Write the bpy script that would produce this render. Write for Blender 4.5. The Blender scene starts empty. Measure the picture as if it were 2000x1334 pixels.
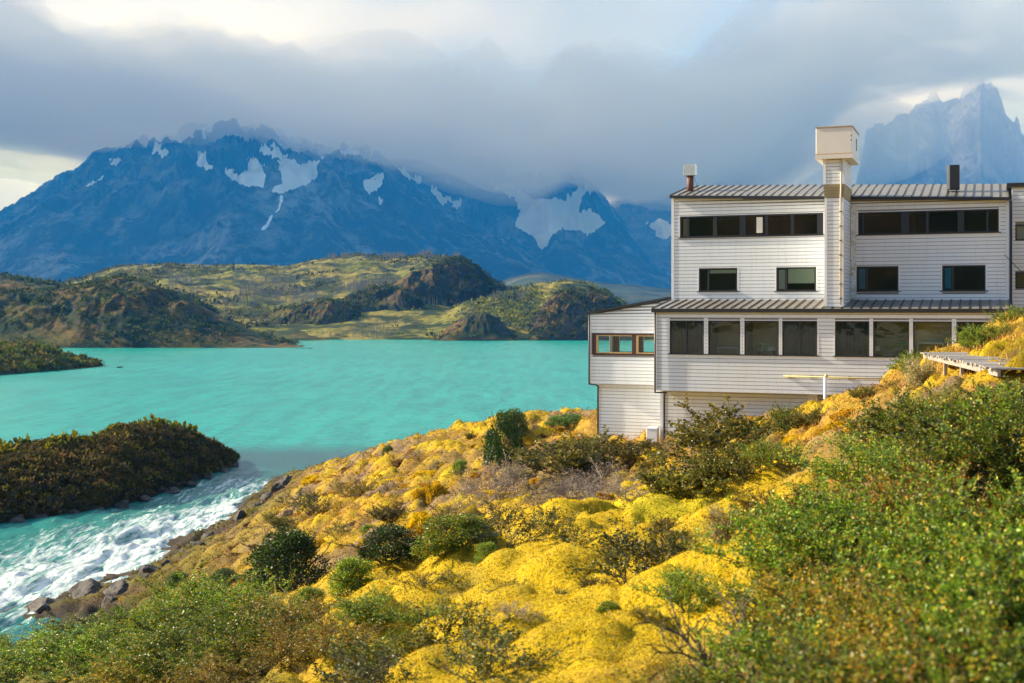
import bpy, bmesh, math, random
import numpy as np
from mathutils import Vector, Matrix
R = math.radians
C = bpy.context.scene.collection
scn = bpy.context.scene
random.seed(4); rng = np.random.default_rng(4)

# ------------------------------------------------------------------ camera, sky, sun, exposure
EYE = 17.0            # eye height above the lake, metres
FPX = 2395.0          # focal length in photo pixels (2000 wide)
cam = bpy.data.cameras.new('camera'); cam_o = bpy.data.objects.new('camera', cam); C.objects.link(cam_o)
cam_o.location = (0, 0, EYE); cam_o.rotation_euler = (R(90), 0, 0)
cam.sensor_width = 36; cam.lens = 36*FPX/2000; cam.shift_y = -67/2000
cam.clip_start = 0.2; cam.clip_end = 90000
cam.dof.use_dof = True; cam.dof.focus_distance = 62; cam.dof.aperture_fstop = 2.2
scn.camera = cam_o
SUN_EL = R(28); SUN_DIR = Vector((-0.955*math.cos(SUN_EL), 0.296*math.cos(SUN_EL), math.sin(SUN_EL)))
sl = bpy.data.lights.new('sun', 'SUN'); sl.energy = 5.0; sl.angle = R(0.6); sl.color = (1.0, 0.98, 0.95)
so = bpy.data.objects.new('sun', sl); C.objects.link(so); so.location = (-100, 40, 80)
so.rotation_euler = SUN_DIR.to_track_quat('Z', 'Y').to_euler()
scn.view_settings.view_transform = 'Standard'; scn.view_settings.look = 'None'
scn.view_settings.exposure = 1.25; scn.view_settings.gamma = 1
scn.cycles.max_bounces = 7; scn.cycles.diffuse_bounces = 3; scn.cycles.glossy_bounces = 3
scn.cycles.transmission_bounces = 4; scn.cycles.volume_bounces = 1; scn.cycles.transparent_max_bounces = 12
scn.cycles.use_denoising = True; scn.cycles.sample_clamp_indirect = 4
scn.cycles.caustics_reflective = False; scn.cycles.caustics_refractive = False

world = bpy.data.worlds.new("World"); scn.world = world; world.use_nodes = True
nt = world.node_tree; nt.nodes.clear()
class NT:
    """small helper for node trees"""
    def __init__(s, tree): s.t = tree; s.L = tree.links
    def n(s, typ, ins=None, **kw):
        nd = s.t.nodes.new(typ)
        for k, v in kw.items(): setattr(nd, k, v)
        for k, v in (ins or {}).items():
            if isinstance(v, bpy.types.NodeSocket): s.L.new(v, nd.inputs[k])
            else: nd.inputs[k].default_value = v
        return nd
    def m(s, op, a, b=None, c=None, clamp=False):
        nd = s.t.nodes.new('ShaderNodeMath'); nd.operation = op; nd.use_clamp = clamp
        for i, v in enumerate((a, b, c)):
            if v is None: continue
            if isinstance(v, bpy.types.NodeSocket): s.L.new(v, nd.inputs[i])
            else: nd.inputs[i].default_value = v
        return nd.outputs[0]
    def mix(s, f, a, b, bt='MIX'):
        nd = s.t.nodes.new('ShaderNodeMix'); nd.data_type = 'RGBA'; nd.blend_type = bt
        for k, v in ((0, f), (6, a), (7, b)):
            if isinstance(v, bpy.types.NodeSocket): s.L.new(v, nd.inputs[k])
            else: nd.inputs[k].default_value = v if k == 0 else (*v, 1)
        return nd.outputs[2]
    def ramp(s, f, stops):
        nd = s.t.nodes.new('ShaderNodeValToRGB'); e = nd.color_ramp.elements
        while len(e) < len(stops): e.new(0.5)
        for q, (p, c) in zip(e, stops): q.position = p; q.color = (*c, 1) if len(c) == 3 else c
        s.L.new(f, nd.inputs[0]); return nd.outputs[0]
    def noise(s, vec, scale, detail=4, rough=0.55, w=None):
        nd = s.n('ShaderNodeTexNoise', {'Scale': scale, 'Detail': detail, 'Roughness': rough})
        if vec is not None: s.L.new(vec, nd.inputs['Vector'])
        return nd
def lin(r, g, b):
    return tuple(((c/255+0.055)/1.055)**2.4 if c > 10 else c/255/12.92 for c in (r, g, b))

w = NT(nt)
sky = w.n('ShaderNodeTexSky', sky_type='NISHITA', sun_disc=False, sun_elevation=SUN_EL, sun_rotation=math.atan2(SUN_DIR.x, SUN_DIR.y))
tc = w.n('ShaderNodeTexCoord')
dirv = tc.outputs['Generated']
nz = w.noise(dirv, 3.2, 5, 0.55)
warp = w.n('ShaderNodeVectorMath', {0: nz.outputs['Color'], 1: (0.5, 0.5, 0.5)}, operation='SUBTRACT')
wsc = w.n('ShaderNodeVectorMath', {0: warp.outputs[0], 'Scale': 0.16}, operation='SCALE')
wd = w.n('ShaderNodeVectorMath', {0: dirv, 1: wsc.outputs[0]}, operation='ADD')
wdn = w.n('ShaderNodeVectorMath', {0: wd.outputs[0]}, operation='NORMALIZE').outputs[0]
# a bank of cloud masses: direction (azimuth, elevation in degrees), half width, height ratio, colour
def pxdir(px, py): return Vector(((px-1000)/FPX, 1, (600-py)/FPX)).normalized()
BASE = lin(176, 184, 194)
masses = [  # (px, py, radius px x, radius px y, colour, strength)
    (850, 250, 420, 150, lin(98, 128, 158), 0.95),
    (430, 205, 260, 80, lin(170, 182, 198), 0.8),
    (1130, 330, 240, 80, lin(100, 128, 160), 0.8),
    (330, 60, 230, 75, lin(250, 250, 246), 0.95),
    (90, 60, 120, 60, lin(205, 208, 212), 0.6),
    (100, 350, 180, 60, lin(222, 236, 255), 0.85),
    (10, 250, 120, 50, lin(196, 202, 210), 0.7),
    (1300, 325, 90, 36, lin(235, 235, 236), 0.85),
    (1420, 180, 260, 130, lin(142, 160, 182), 0.8),
    (1250, 60, 240, 50, lin(172, 182, 192), 0.8),
    (780, 30, 160, 50, lin(205, 208, 210), 0.7),
    (1820, 70, 280, 90, lin(142, 160, 190), 1.1),
    (1780, 190, 260, 110, lin(136, 155, 188), 1.1),
]
col = None
n1 = w.noise(wdn, 7.0, 7, 0.6).outputs['Fac']
cur = w.mix(w.m('MULTIPLY', n1, 1.0), tuple(c*0.60 for c in BASE), tuple(min(1, c*1.45) for c in BASE))
for px, py, rx, ry, c, st in masses:
    d = pxdir(px, py); t = Vector((0, 0, 1)).cross(d).normalized(); u = d.cross(t).normalized()
    a = w.n('ShaderNodeVectorMath', {0: wdn, 1: tuple(t)}, operation='DOT_PRODUCT').outputs['Value']
    b = w.n('ShaderNodeVectorMath', {0: wdn, 1: tuple(u)}, operation='DOT_PRODUCT').outputs['Value']
    f = w.n('ShaderNodeVectorMath', {0: wdn, 1: tuple(d)}, operation='DOT_PRODUCT').outputs['Value']
    a2 = w.m('POWER', w.m('ABSOLUTE', w.m('MULTIPLY', a, FPX/rx)), 2.0)
    b2 = w.m('POWER', w.m('ABSOLUTE', w.m('MULTIPLY', b, FPX/ry)), 2.0)
    g = w.m('EXPONENT', w.m('MULTIPLY', w.m('ADD', a2, b2), -0.7))
    g = w.m('MULTIPLY', g, w.m('GREATER_THAN', f, 0.0))
    g = w.m('MULTIPLY', g, w.m('MULTIPLY', st, w.m('ADD', 0.45, w.m('MULTIPLY', n1, 1.0))), clamp=True)
    cur = w.mix(g, cur, c)
cur = w.mix(1.0, cur, (1.0, 0.99, 1.0), 'MULTIPLY')
ahead = w.n('ShaderNodeMapRange', {0: w.n('ShaderNodeVectorMath', {0: dirv, 1: (0, 1, 0)}, operation='DOT_PRODUCT').outputs['Value'], 1: 0.70, 2: 0.88, 3: 9.0, 4: 6.6}).outputs[0]
cloud = w.n('ShaderNodeVectorMath', {0: cur, 'Scale': ahead}, operation='SCALE').outputs[0]   # unseen sky behind is raised above the bank ahead, to light the facade
# away from the view the cloud breaks up a little and the blue sky shows
fwd = w.n('ShaderNodeVectorMath', {0: dirv, 1: (0, 0.94, 0.0)}, operation='DOT_PRODUCT').outputs['Value']
cov = w.m('ADD', w.m('MULTIPLY', n1, 1.6), w.m('ADD', w.m('MULTIPLY', fwd, 0.9), -0.6), clamp=True)
skyc = w.mix(cov, sky.outputs[0], cloud)
bg = w.n('ShaderNodeBackground', {'Color': skyc, 'Strength': 0.1})
wo = w.n('ShaderNodeOutputWorld', {'Surface': bg.outputs[0]})
world.cycles.sampling_method = 'MANUAL'; world.cycles.sample_map_resolution = 1024

# ------------------------------------------------------------------ helpers
def tag(o, label=None, cat=None, group=None, kind=None):
    if label: o['label'] = label
    if cat: o['category'] = cat
    if group: o['group'] = group
    if kind: o['kind'] = kind
    return o
def empty(name, loc=(0, 0, 0), rz=0.0):
    o = bpy.data.objects.new(name, None); C.objects.link(o); o.location = loc; o.rotation_euler = (0, 0, rz)
    o.empty_display_size = 0.3; return o
def link(name, me, mat=None, parent=None):
    o = bpy.data.objects.new(name, me); C.objects.link(o)
    if mat: me.materials.append(mat)
    if parent: o.parent = parent
    return o
def np_mesh(name, V, F, col=None, smooth=False, attrs=None):
    """V (n,3), F (m,k) one face size; col (n,3) point colours; attrs {name: (n,)}"""
    V = np.asarray(V, np.float32); F = np.asarray(F, np.int32)
    me = bpy.data.meshes.new(name); k = F.shape[1]
    me.vertices.add(len(V)); me.vertices.foreach_set('co', V.ravel())
    me.loops.add(F.size); me.loops.foreach_set('vertex_index', F.ravel())
    me.polygons.add(len(F)); me.polygons.foreach_set('loop_start', np.arange(0, F.size, k, dtype=np.int32))
    me.polygons.foreach_set('loop_total', np.full(len(F), k, np.int32))
    me.polygons.foreach_set('use_smooth', np.full(len(F), bool(smooth)))
    if col is not None:
        a = me.color_attributes.new('tint', 'FLOAT_COLOR', 'POINT')
        a.data.foreach_set('color', np.c_[col, np.ones(len(col))].astype(np.float32).ravel())
    for an, av in (attrs or {}).items():
        a = me.attributes.new(an, 'FLOAT', 'POINT'); a.data.foreach_set('value', np.asarray(av, np.float32).ravel())
    me.update(calc_edges=True); return me
def grid_faces(nx, ny):
    i = np.arange(nx-1)[None, :] + np.arange(ny-1)[:, None]*nx
    i = i.ravel(); return np.stack([i, i+1, i+nx+1, i+nx], 1)
def _h(ix, iy, s):
    n = (ix.astype(np.int64)*374761393 + iy.astype(np.int64)*668265263 + s*974634777) & 0xffffffff
    n = ((n ^ (n >> 13))*1274126177) & 0xffffffff
    return ((n ^ (n >> 16)) & 0xffffff)/float(0xffffff)
def vnoise(x, y, s=0):
    x = np.asarray(x, float); y = np.asarray(y, float)
    ix = np.floor(x); iy = np.floor(y); fx = x-ix; fy = y-iy
    fx = fx*fx*fx*(fx*(fx*6-15)+10); fy = fy*fy*fy*(fy*(fy*6-15)+10)
    ix = ix.astype(np.int64); iy = iy.astype(np.int64)
    a = _h(ix, iy, s); b = _h(ix+1, iy, s); c = _h(ix, iy+1, s); d = _h(ix+1, iy+1, s)
    return (a*(1-fx)+b*fx)*(1-fy) + (c*(1-fx)+d*fx)*fy
def fbm(x, y, o=5, s=0, g=0.5, ridged=False):
    t = 0; a = 1; n = 0
    for k in range(o):
        v = vnoise(x*2**k+17.3*k, y*2**k-9.1*k, s+k)
        if ridged: v = 1-abs(2*v-1)
        t = t+a*v; n += a; a *= g
    return t/n
def cells(x, y, s=0, jit=0.9):
    """distance to the nearest of jittered points, second distance, and a random value per cell"""
    ix = np.floor(x).astype(np.int64); iy = np.floor(y).astype(np.int64)
    d1 = np.full(np.shape(x), 9.0); d2 = d1.copy(); idv = np.zeros(np.shape(x))
    for dx in (-1, 0, 1):
        for dy in (-1, 0, 1):
            jx = ix+dx; jy = iy+dy
            cx = jx+0.5+(_h(jx, jy, s)-0.5)*jit; cy = jy+0.5+(_h(jx, jy, s+7)-0.5)*jit
            d = np.hypot(cx-x, cy-y); r = _h(jx, jy, s+13)
            near = d < d1
            d2 = np.where(near, d1, np.minimum(d2, d)); idv = np.where(near, r, idv); d1 = np.where(near, d, d1)
    return d1, d2, idv
def sstep(a, b, x):
    t = np.clip((x-a)/(b-a), 0, 1); return t*t*(3-2*t)
def W(px, py, Y): return np.array([(px-1000)/FPX*Y, Y, EYE-(py-600)/FPX*Y])

def mat(name, build):
    m = bpy.data.materials.new(name); m.use_nodes = True; m.node_tree.nodes.clear()
    k = NT(m.node_tree); o = m.node_tree.nodes.new('ShaderNodeOutputMaterial')
    r = build(k)
    k.L.new(r, o.inputs['Surface']); return m
def principled(k, color, rough=0.7, bump=None, bstr=0.3, bdist=0.02, **kw):
    p = k.t.nodes.new('ShaderNodeBsdfPrincipled')
    if isinstance(color, bpy.types.NodeSocket): k.L.new(color, p.inputs['Base Color'])
    else: p.inputs['Base Color'].default_value = (*color, 1)
    if isinstance(rough, bpy.types.NodeSocket): k.L.new(rough, p.inputs['Roughness'])
    else: p.inputs['Roughness'].default_value = rough
    for a, b in kw.items():
        a = a.replace('_', ' ')
        if isinstance(b, bpy.types.NodeSocket): k.L.new(b, p.inputs[a])
        else: p.inputs[a].default_value = b
    if bump is not None:
        b = k.n('ShaderNodeBump', {'Height': bump, 'Strength': bstr, 'Distance': bdist}); k.L.new(b.outputs[0], p.inputs['Normal'])
    return p
def objco(k): return k.n('ShaderNodeTexCoord').outputs['Object']
def geo(k): return k.n('ShaderNodeNewGeometry').outputs['Position']
def attr(k, name, out='Fac'): return k.n('ShaderNodeAttribute', attribute_name=name).outputs[out]
def sep(k, v): return k.n('ShaderNodeSeparateXYZ', {0: v}).outputs

def simple(name, color, rough=0.6, var=0.12, scale=3.0, metallic=0.0, bstr=0.15):
    def b(k):
        p = objco(k); n = k.noise(p, scale, 6, 0.6).outputs['Fac']
        c = k.mix(n, tuple(x*(1-var) for x in color), tuple(min(1, x*(1+var)) for x in color))
        return principled(k, c, rough, k.noise(p, scale*8, 4).outputs['Fac'], bstr, 0.01, Metallic=metallic).outputs[0]
    return mat(name, b)

# ------------------------------------------------------------------ the near hillside (ground)
CT = [  # photo pixel and distance: ground seen there
    (60, 1196, 67.5), (180, 1172, 70), (280, 1128, 76), (370, 1082, 83), (430, 1032, 92), (480, 1014, 97.5), (545, 955, 113), (565, 935, 119),
    (600, 926, 117), (650, 903, 112), (750, 893, 104), (870, 862, 96), (900, 852, 93), (960, 828, 89), (1060, 818, 85), (1160, 830, 80),
    (1230, 832, 73), (1290, 862, 63.5), (1400, 850, 60.5), (1500, 830, 58), (1600, 825, 54.5), (1650, 803, 50), (1720, 755, 47),
    (1290, 950, 58), (1180, 905, 65), (1100, 900, 70), (1000, 905, 72), (1150, 985, 50), (1050, 1000, 52), (930, 1000, 60),
    (830, 1040, 52), (700, 960, 78), (650, 1000, 72), (560, 1000, 82), (500, 1060, 70), (450, 1100, 68), (350, 1150, 66), (250, 1190, 64),
    (555, 1185, 50), (420, 1190, 58), (650, 1090, 52), (740, 1130, 42), (850, 1100, 41), (960, 1065, 42), (1040, 1030, 43), (640, 1200, 42),
    (700, 1150, 30), (850, 1105, 30.5), (960, 1058, 32), (1080, 1030, 34), (1200, 1005, 36), (1300, 995, 38), (1400, 965, 41), (1500, 925, 43), (1600, 900, 44),
    (620, 1230, 27), (800, 1200, 24), (1000, 1150, 24), (1200, 1100, 26), (1400, 1050, 29), (1550, 1000, 30), (1650, 900, 36), (1700, 850, 40),
    (700, 1334, 18), (1000, 1334, 15), (1000, 1240, 19), (1200, 1200, 19), (1300, 1334, 12.5), (1500, 1200, 15), (1700, 1334, 9), (1950, 1334, 7.5), (1700, 1100, 16), (1900, 1100, 13), (1990, 950, 16),
    (1800, 900, 24), (1950, 850, 22), (1800, 780, 34), (1950, 790, 27), (1770, 748, 41), (1900, 765, 31), (1850, 735, 36),
    (1900, 705, 41.5), (1950, 668, 43), (2000, 634, 43), (2060, 640, 43), (2000, 722, 35), (2100, 690, 33), (2150, 800, 24),
    (500, 1334, 22), (300, 1334, 27), (100, 1334, 31), (200, 1300, 35), (50, 1310, 36), (400, 1260, 33), (500, 1240, 36), (300, 1250, 42), (150, 1275, 42), (0, 1295, 42),
]
AB = [(0, 0, 15.35), (0, -14, 16), (6, -6, 16), (-8, -10, 14.5), (-14, 0, 12), (14, 0, 16.5), (22, 12, 17.5), (30, 30, 18), (34, 46, 17), (30, 56, 14.5),
      (22, 66, 11), (12, 72, 10), (24, 78, 10), (4, 78, 10), (36, 70, 13), (60, 40, 20), (60, 80, 14), (40, 95, 4), (15, 92, 7), (20, 104, -1.5), (5, 100, 2), (0, 106, -1.5), (-8, 114, -1.5), (-16, 122, -1.5), (45, 112, -2),
      (-24, 123, -1.5), (-26, 112, -1.5), (-27, 103, -1.5), (-29, 90, -1.5), (-31, 78, -1.5), (-33, 66, -1.5), (-33, 56, -1.5), (-28, 60, -.8), (-25.5, 63.5, -.9), (-23.3, 60.5, -.7), (-25.5, 57, -.8), (-27, 52, -.8), (-21.6, 62.5, -.4), (-29, 50, -1), (-33, 38, -1.2), (-22, 40, 3), (-24, 22, 6), (-40, 20, -1), (-34, 0, 7), (-52, 0, -1),
      (-45, 80, -4), (-45, 50, -4), (-40, 110, -4), (-30, 135, -5), (0, 130, -5), (30, 130, -5), (60, 130, -5), (90, 60, 20), (90, 0, 22), (60, 0, 20), (-60, 30, -5)]
cp = np.array([W(*c) for c in CT] + [list(a) for a in AB], float)
def _k(d): return d*d*np.log(d+1e-6)
def tps_fit(P, lam=0.35):
    n = len(P); d = np.hypot(P[:, None, 0]-P[None, :, 0], P[:, None, 1]-P[None, :, 1])/30
    K = _k(d) + lam*0.01*np.eye(n)*n/30; Q = np.c_[np.ones(n), P[:, :2]/30]
    A = np.zeros((n+3, n+3)); A[:n, :n] = K; A[:n, n:] = Q; A[n:, :n] = Q.T
    return np.linalg.solve(A, np.r_[P[:, 2], 0, 0, 0])
TW = tps_fit(cp)
def base_z(x, y):
    x = np.asarray(x, float); y = np.asarray(y, float); s = x.shape; x = x.ravel(); y = y.ravel(); out = np.empty(len(x))
    for i in range(0, len(x), 20000):
        X = x[i:i+20000]; Y = y[i:i+20000]
        d = np.hypot(X[:, None]-cp[None, :, 0], Y[:, None]-cp[None, :, 1])/30
        out[i:i+20000] = _k(d) @ TW[:-3] + TW[-3] + TW[-2]*X/30 + TW[-1]*Y/30
    return out.reshape(s)
BO = np.array([7.42881, 64.0]); BU = np.array([0.93106, -0.36488]); BV = np.array([0.36488, 0.93106])   # building corner and axes
def bl(u, v): return BO + BU*u + BV*v
def in_building(x, y, m=0.0):
    dx = x-BO[0]; dy = y-BO[1]; u = dx*BU[0]+dy*BU[1]; v = dx*BV[0]+dy*BV[1]
    a = (u > -0.1-m) & (u < 26+m) & (v > 1.1-m) & (v < 15+m)
    b = (u > -4.7-m) & (u < 0.1) & (v > 4.4-m) & (v < 10+m)
    return a | b
def screen(x, y, z):
    yy = np.maximum(y, 0.5)
    return 1000+FPX*x/yy, 600-FPX*(z-EYE)/yy
def zones(x, y):
    """cover kinds as weights at ground points: carpet of yellow, dry straw, dark shore, grey twigs"""
    z = base_z(x, y); px, py = screen(x, y, z)
    n = fbm(x*0.16, y*0.16, 4, 3)
    carpet = sstep(47, 42, y)*sstep(10, 14, y)*sstep(550, 720, px+ (n-0.5)*300)*sstep(1680, 1500, px+(n-0.5)*300)
    shore = sstep(3.4, 1.2, z+(n-0.5)*3)*sstep(40, 50, y)
    bl_ = sstep(0.4, 0.9, np.exp(-((px-1090)/170)**2-((py-950)/60)**2)+ (n-0.5)*.6)*sstep(44, 48, y)
    return carpet, shore, bl_, z, px, py
def cover_z(x, y):
    """ground with its cushions and billows"""
    carpet, shore, tw, z, px, py = zones(x, y)
    d1, d2, idv = cells(x/1.5, y/1.5, 5)
    e1, e2, idw = cells(x/0.62, y/0.62, 9)
    dome = np.clip(1-(d1/0.62)**2, 0, 1)**0.7*(0.25+0.75*idv)*0.62
    dome2 = np.clip(1-(e1/0.6)**2, 0, 1)**0.8*0.24*(0.3+idw)
    f1, f2, idf = cells(x/1.9+0.3*fbm(x*.3, y*.3, 2, 8), y/2.6, 15)
    bil = np.clip(1-(f1/0.75)**2, 0, 1)**0.8*0.62*(0.3+0.7*idf)
    near = sstep(8, 16, y)
    h = dome*(1-carpet*0.35)*(1-0.3*shore) + dome2*(1-carpet*.7) + bil*carpet
    h = h*near*sstep(-1, .8, z) + (fbm(x*0.35, y*0.35, 4, 21)-0.5)*0.5*near + (fbm(x*1.7, y*1.7, 3, 31)-0.5)*0.12
    rock = sstep(1.6, 0.2, z)*sstep(35, 45, y)
    h = h + rock*(fbm(x*0.5, y*0.5, 5, 41, ridged=True)-0.55)*1.3
    b = in_building(x, y, 1.0)
    return z + np.where(b, 0, h), idv, idw, carpet, shore, tw, px, py
nx, ny = 560, 620
ang = np.linspace(-0.62, 0.80, nx); rr = np.geomspace(6, 160, ny)
AX, RR = np.meshgrid(ang, rr)
GX = RR*np.tan(AX) if False else RR*AX*1.05; GY = RR-14
cz, cid, cidw, ccar, cshore, ctw, cpx, cpy = cover_z(GX, GY)
d1_, _, _ = cells(GX/1.5, GY/1.5, 5)
# base colours of the ground cover
YEL = np.array((0.60, 0.415, 0.004)); ORA = np.array((0.43, 0.235, 0.030)); OLI = np.array((0.20, 0.17, 0.02)); BRN = np.array((0.16, 0.10, 0.045))
GRY = np.array((0.23, 0.16, 0.12)); GRN = np.array((0.10, 0.13, 0.015)); LIME = np.array((0.42, 0.40, 0.01)); STRAW = np.array((0.60, 0.37, 0.07))
def cover_colour(x, y, idv, idw, carpet, shore, tw, px, py, jitter=None):
    n1 = fbm(x*0.22, y*0.22, 4, 51); n2 = fbm(x*0.9, y*0.9, 3, 61)
    k = (idv*0.6+idw*0.25+n1*0.5-0.2)[..., None]
    c = np.where(k < 0.22, BRN*1.5, np.where(k < 0.38, ORA, np.where(k < 0.66, ORA*0.45+YEL*0.55, np.where(k < 0.86, YEL, LIME*.5+YEL*.5))))
    c = c*(1-0.45*(n2[..., None] < 0.36))
    mv = (sstep(0.56, 0.64, fbm(x*0.28, y*0.28, 4, 71)))[..., None]*0.8; c = c*(1-mv)+mv*np.where(n2[..., None] < 0.5, GRY*1.1, BRN*1.3)
    far = (sstep(600, 480, px+(n1-.5)*160)*sstep(45, 55, y))[..., None]
    c = c*(1-far*0.75)+far*0.75*(OLI*0.7+BRN*0.8)
    gap = cells(x/1.5, y/1.5, 5)[0]; gap2 = cells(x/0.62, y/0.62, 9)[0]
    g_ = (sstep(0.46, 0.62, gap+(n2-.5)*.3)*0.8+sstep(0.5, 0.7, gap2)*0.35).clip(0, 1)[..., None]
    c = c*(1-g_)+g_*np.where(n1[..., None] < 0.5, BRN*1.1, ORA*.55+OLI*.3)
    f1_ = cells(x/1.9+0.3*fbm(x*.3, y*.3, 2, 8), y/2.6, 15)[0]
    cc = YEL*(0.70+0.55*n2[..., None])
    cc = np.where((n1[..., None] > 0.70), LIME*0.6+YEL*.5, cc)
    gg = (sstep(0.55, 0.78, f1_+(n2-.5)*.35))[..., None]*0.75; cc = cc*(1-gg)+gg*(OLI*1.1+ORA*.25)
    c = c*(1-carpet[..., None])+cc*carpet[..., None]
    s = shore[..., None]; c = c*(1-s)+s*np.where(k < 0.5, BRN*0.7, OLI*0.7)
    c = c*(1-tw[..., None]*0.85)+tw[..., None]*0.85*np.where(k < 0.4, GRY*.8, GRY*0.5+OLI*.5)
    st = (sstep(0.25, 0.6, np.exp(-((px-1210)/80)**2-((py-850)/22)**2)))[..., None]*(y > 60)[..., None]
    c = c*(1-st)+st*STRAW*(0.7+.6*n2[..., None])
    up = (sstep(1560, 1640, px)*sstep(36, 42, y))[..., None]
    c = c*(1-0.5*up)+0.5*up*np.where(k < 0.5, ORA*1.1, STRAW*.6+YEL*.4)
    fg = (sstep(16, 10, y)*sstep(1400, 1600, px)+sstep(38, 30, y)*sstep(620, 480, px))[..., None]
    c = c*(1-fg*.8)+fg*.8*(GRN*.8+BRN*.4)
    return np.clip(c, 0.003, 0.9)
gc = cover_colour(GX, GY, cid, cidw, ccar, cshore, ctw, cpx, cpy)
gc = gc*(0.62+0.1*fbm(GX*4, GY*4, 3, 77)[..., None])
rockz = sstep(1.5, 0.5, cz+(fbm(GX*.6, GY*.6, 3, 88)-.5)*1.4)*sstep(35, 45, GY)
gc = gc*(1-rockz[..., None])+rockz[..., None]*np.array((0.035, 0.028, 0.024))
def b_cover(k):
    p = geo(k); n = k.noise(p, 9.0, 5, 0.7).outputs['Fac']; t = attr(k, 'tint', 'Color')
    c = k.mix(k.m('MULTIPLY', n, 0.9), t, k.n('ShaderNodeVectorMath', {0: t, 'Scale': 1.5}, operation='SCALE').outputs[0])
    c = k.mix(k.ramp(k.noise(p, 23, 3).outputs['Fac'], [(0.34, (.8, .8, .8)), (0.46, (0, 0, 0))]), c, (0.13, 0.085, 0.02))
    return principled(k, c, 0.85, n, 1.0, 0.12, Specular_IOR_Level=0.15).outputs[0]
M_cover = mat('ground_cover_material', b_cover)
me = np_mesh('ground', np.stack([GX, GY, cz], -1).reshape(-1, 3), grid_faces(nx, ny), gc.reshape(-1, 3), True)
tag(link('ground', me, M_cover), 'hillside ground sloping down to the river', kind='structure')

# ------------------------------------------------------------------ water: lake and rapids
def b_water(k):
    p = geo(k); s = sep(k, p); foam = attr(k, 'foam'); refl = attr(k, 'outflow_reflection')
    along = k.n('ShaderNodeMapping', {0: p, 'Rotation': (0, 0, R(10)), 'Scale': (0.62, 0.085, 1)}).outputs[0]
    nf = k.noise(along, 1.5, 10, 0.70); nf.inputs['Distortion'].default_value = 1.6
    nf2 = k.noise(along, 3.5, 7, 0.72); nf2.inputs['Distortion'].default_value = 1.0
    v = k.m('ADD', k.m('MULTIPLY', nf.outputs['Fac'], 0.65), k.m('MULTIPLY', nf2.outputs['Fac'], 0.35))
    fm = k.m('ADD', v, k.m('MULTIPLY', foam, 0.30))
    fmask = k.ramp(fm, [(0.70, (0, 0, 0)), (0.755, (.35, .35, .35)), (0.81, (.8, .8, .8)), (0.88, (1, 1, 1))])
    fmask = k.m('MULTIPLY', fmask, k.m('MULTIPLY', foam, 4.0, clamp=True), clamp=True)
    nl = k.noise(k.n('ShaderNodeMapping', {0: p, 'Scale': (0.004, 0.02, 1)}).outputs[0], 1.0, 5, 0.6).outputs['Fac']
    c = k.mix(nl, (0.005, 0.24, 0.20), (0.018, 0.37, 0.30))
    rf = k.noise(k.n('ShaderNodeMapping', {0: p, 'Scale': (0.30, 0.035, 1)}).outputs[0], 1.0, 8, 0.72).outputs['Fac']
    c = k.mix(k.ramp(rf, [(0.40, (0.55, 0.55, 0.55)), (0.56, (0, 0, 0))]), c, (0.004, 0.165, 0.15))
    c = k.mix(k.m('MULTIPLY', foam, 2.0, clamp=True), c, (0.020, 0.18, 0.16))
    c = k.mix(refl, c, (0.028, 0.10, 0.10))  # grey reflection painted into the water colour
    c = k.mix(fmask, c, (0.80, 0.84, 0.83))
    rip = k.noise(k.n('ShaderNodeMapping', {0: p, 'Scale': (1.0, 0.55, 1)}).outputs[0], 0.75, 6, 0.65).outputs['Fac']
    big = k.noise(k.n('ShaderNodeMapping', {0: p, 'Scale': (0.03, 0.07, 1)}).outputs[0], 1.0, 4, 0.5).outputs['Fac']
    swell = k.noise(k.n('ShaderNodeMapping', {0: p, 'Scale': (0.16, 0.05, 1)}).outputs[0], 1.0, 6, 0.7).outputs['Fac']
    h = k.m('ADD', k.m('ADD', rip, k.m('MULTIPLY', swell, 4.0)), k.m('MULTIPLY', v, k.m('MULTIPLY', foam, 3.0)))
    pr = principled(k, c, 0.22, h, 0.55, 0.35, Specular_IOR_Level=0.25)
    return pr.outputs[0]
M_water = mat('glacial_water', b_water)
wx = np.concatenate([np.linspace(-0.75, 0.15, 620), np.linspace(0.16, 0.9, 90)]); wy = np.concatenate([np.geomspace(30, 190, 560), np.geomspace(192, 20000, 150)])
A_, Y_ = np.meshgrid(wx, wy); X_ = A_*Y_
# the rapids lie between the near shore and the island; they run toward the lower left
wpx, wpy = screen(X_, Y_, np.zeros_like(X_))
wn = fbm(X_*0.05, Y_*0.05, 3, 5)
mid = 1120-(wpx-100)*0.30     # streamline of the strongest white water in the channel
foam = np.exp(-((wpy-mid+ (wn-.5)*50)/125)**2)*sstep(640, 560, wpx+(wn-.5)*50)*sstep(905, 940, wpy+(wn-.5)*30)
foam = np.clip(foam*1.0, 0, 1)
outrefl = sstep(860, 888, wpy+(wn-0.5)*14)*sstep(390, 470, wpx)*sstep(985, 900, wpy)*sstep(900, 700, wpx)  # where the grey reflection is painted on the water
fl = np.cos(R(38)); al = X_*0.17+Y_*0.985; ac = X_*0.985-Y_*0.17
wh = foam*((fbm(al*0.13, ac*0.34, 5, 12)-0.5)*1.4+(fbm(al*0.5, ac*1.1, 4, 14)-.5)*0.7)*sstep(35, 60, Y_)
me = np_mesh('water', np.stack([X_, Y_, wh], -1).reshape(-1, 3), grid_faces(len(wx), len(wy)), None, True, {'foam': foam.ravel(), 'outflow_reflection': outrefl.ravel()})
tag(link('lake_water', me, M_water), 'turquoise glacial lake running out through white rapids', kind='structure')

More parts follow.
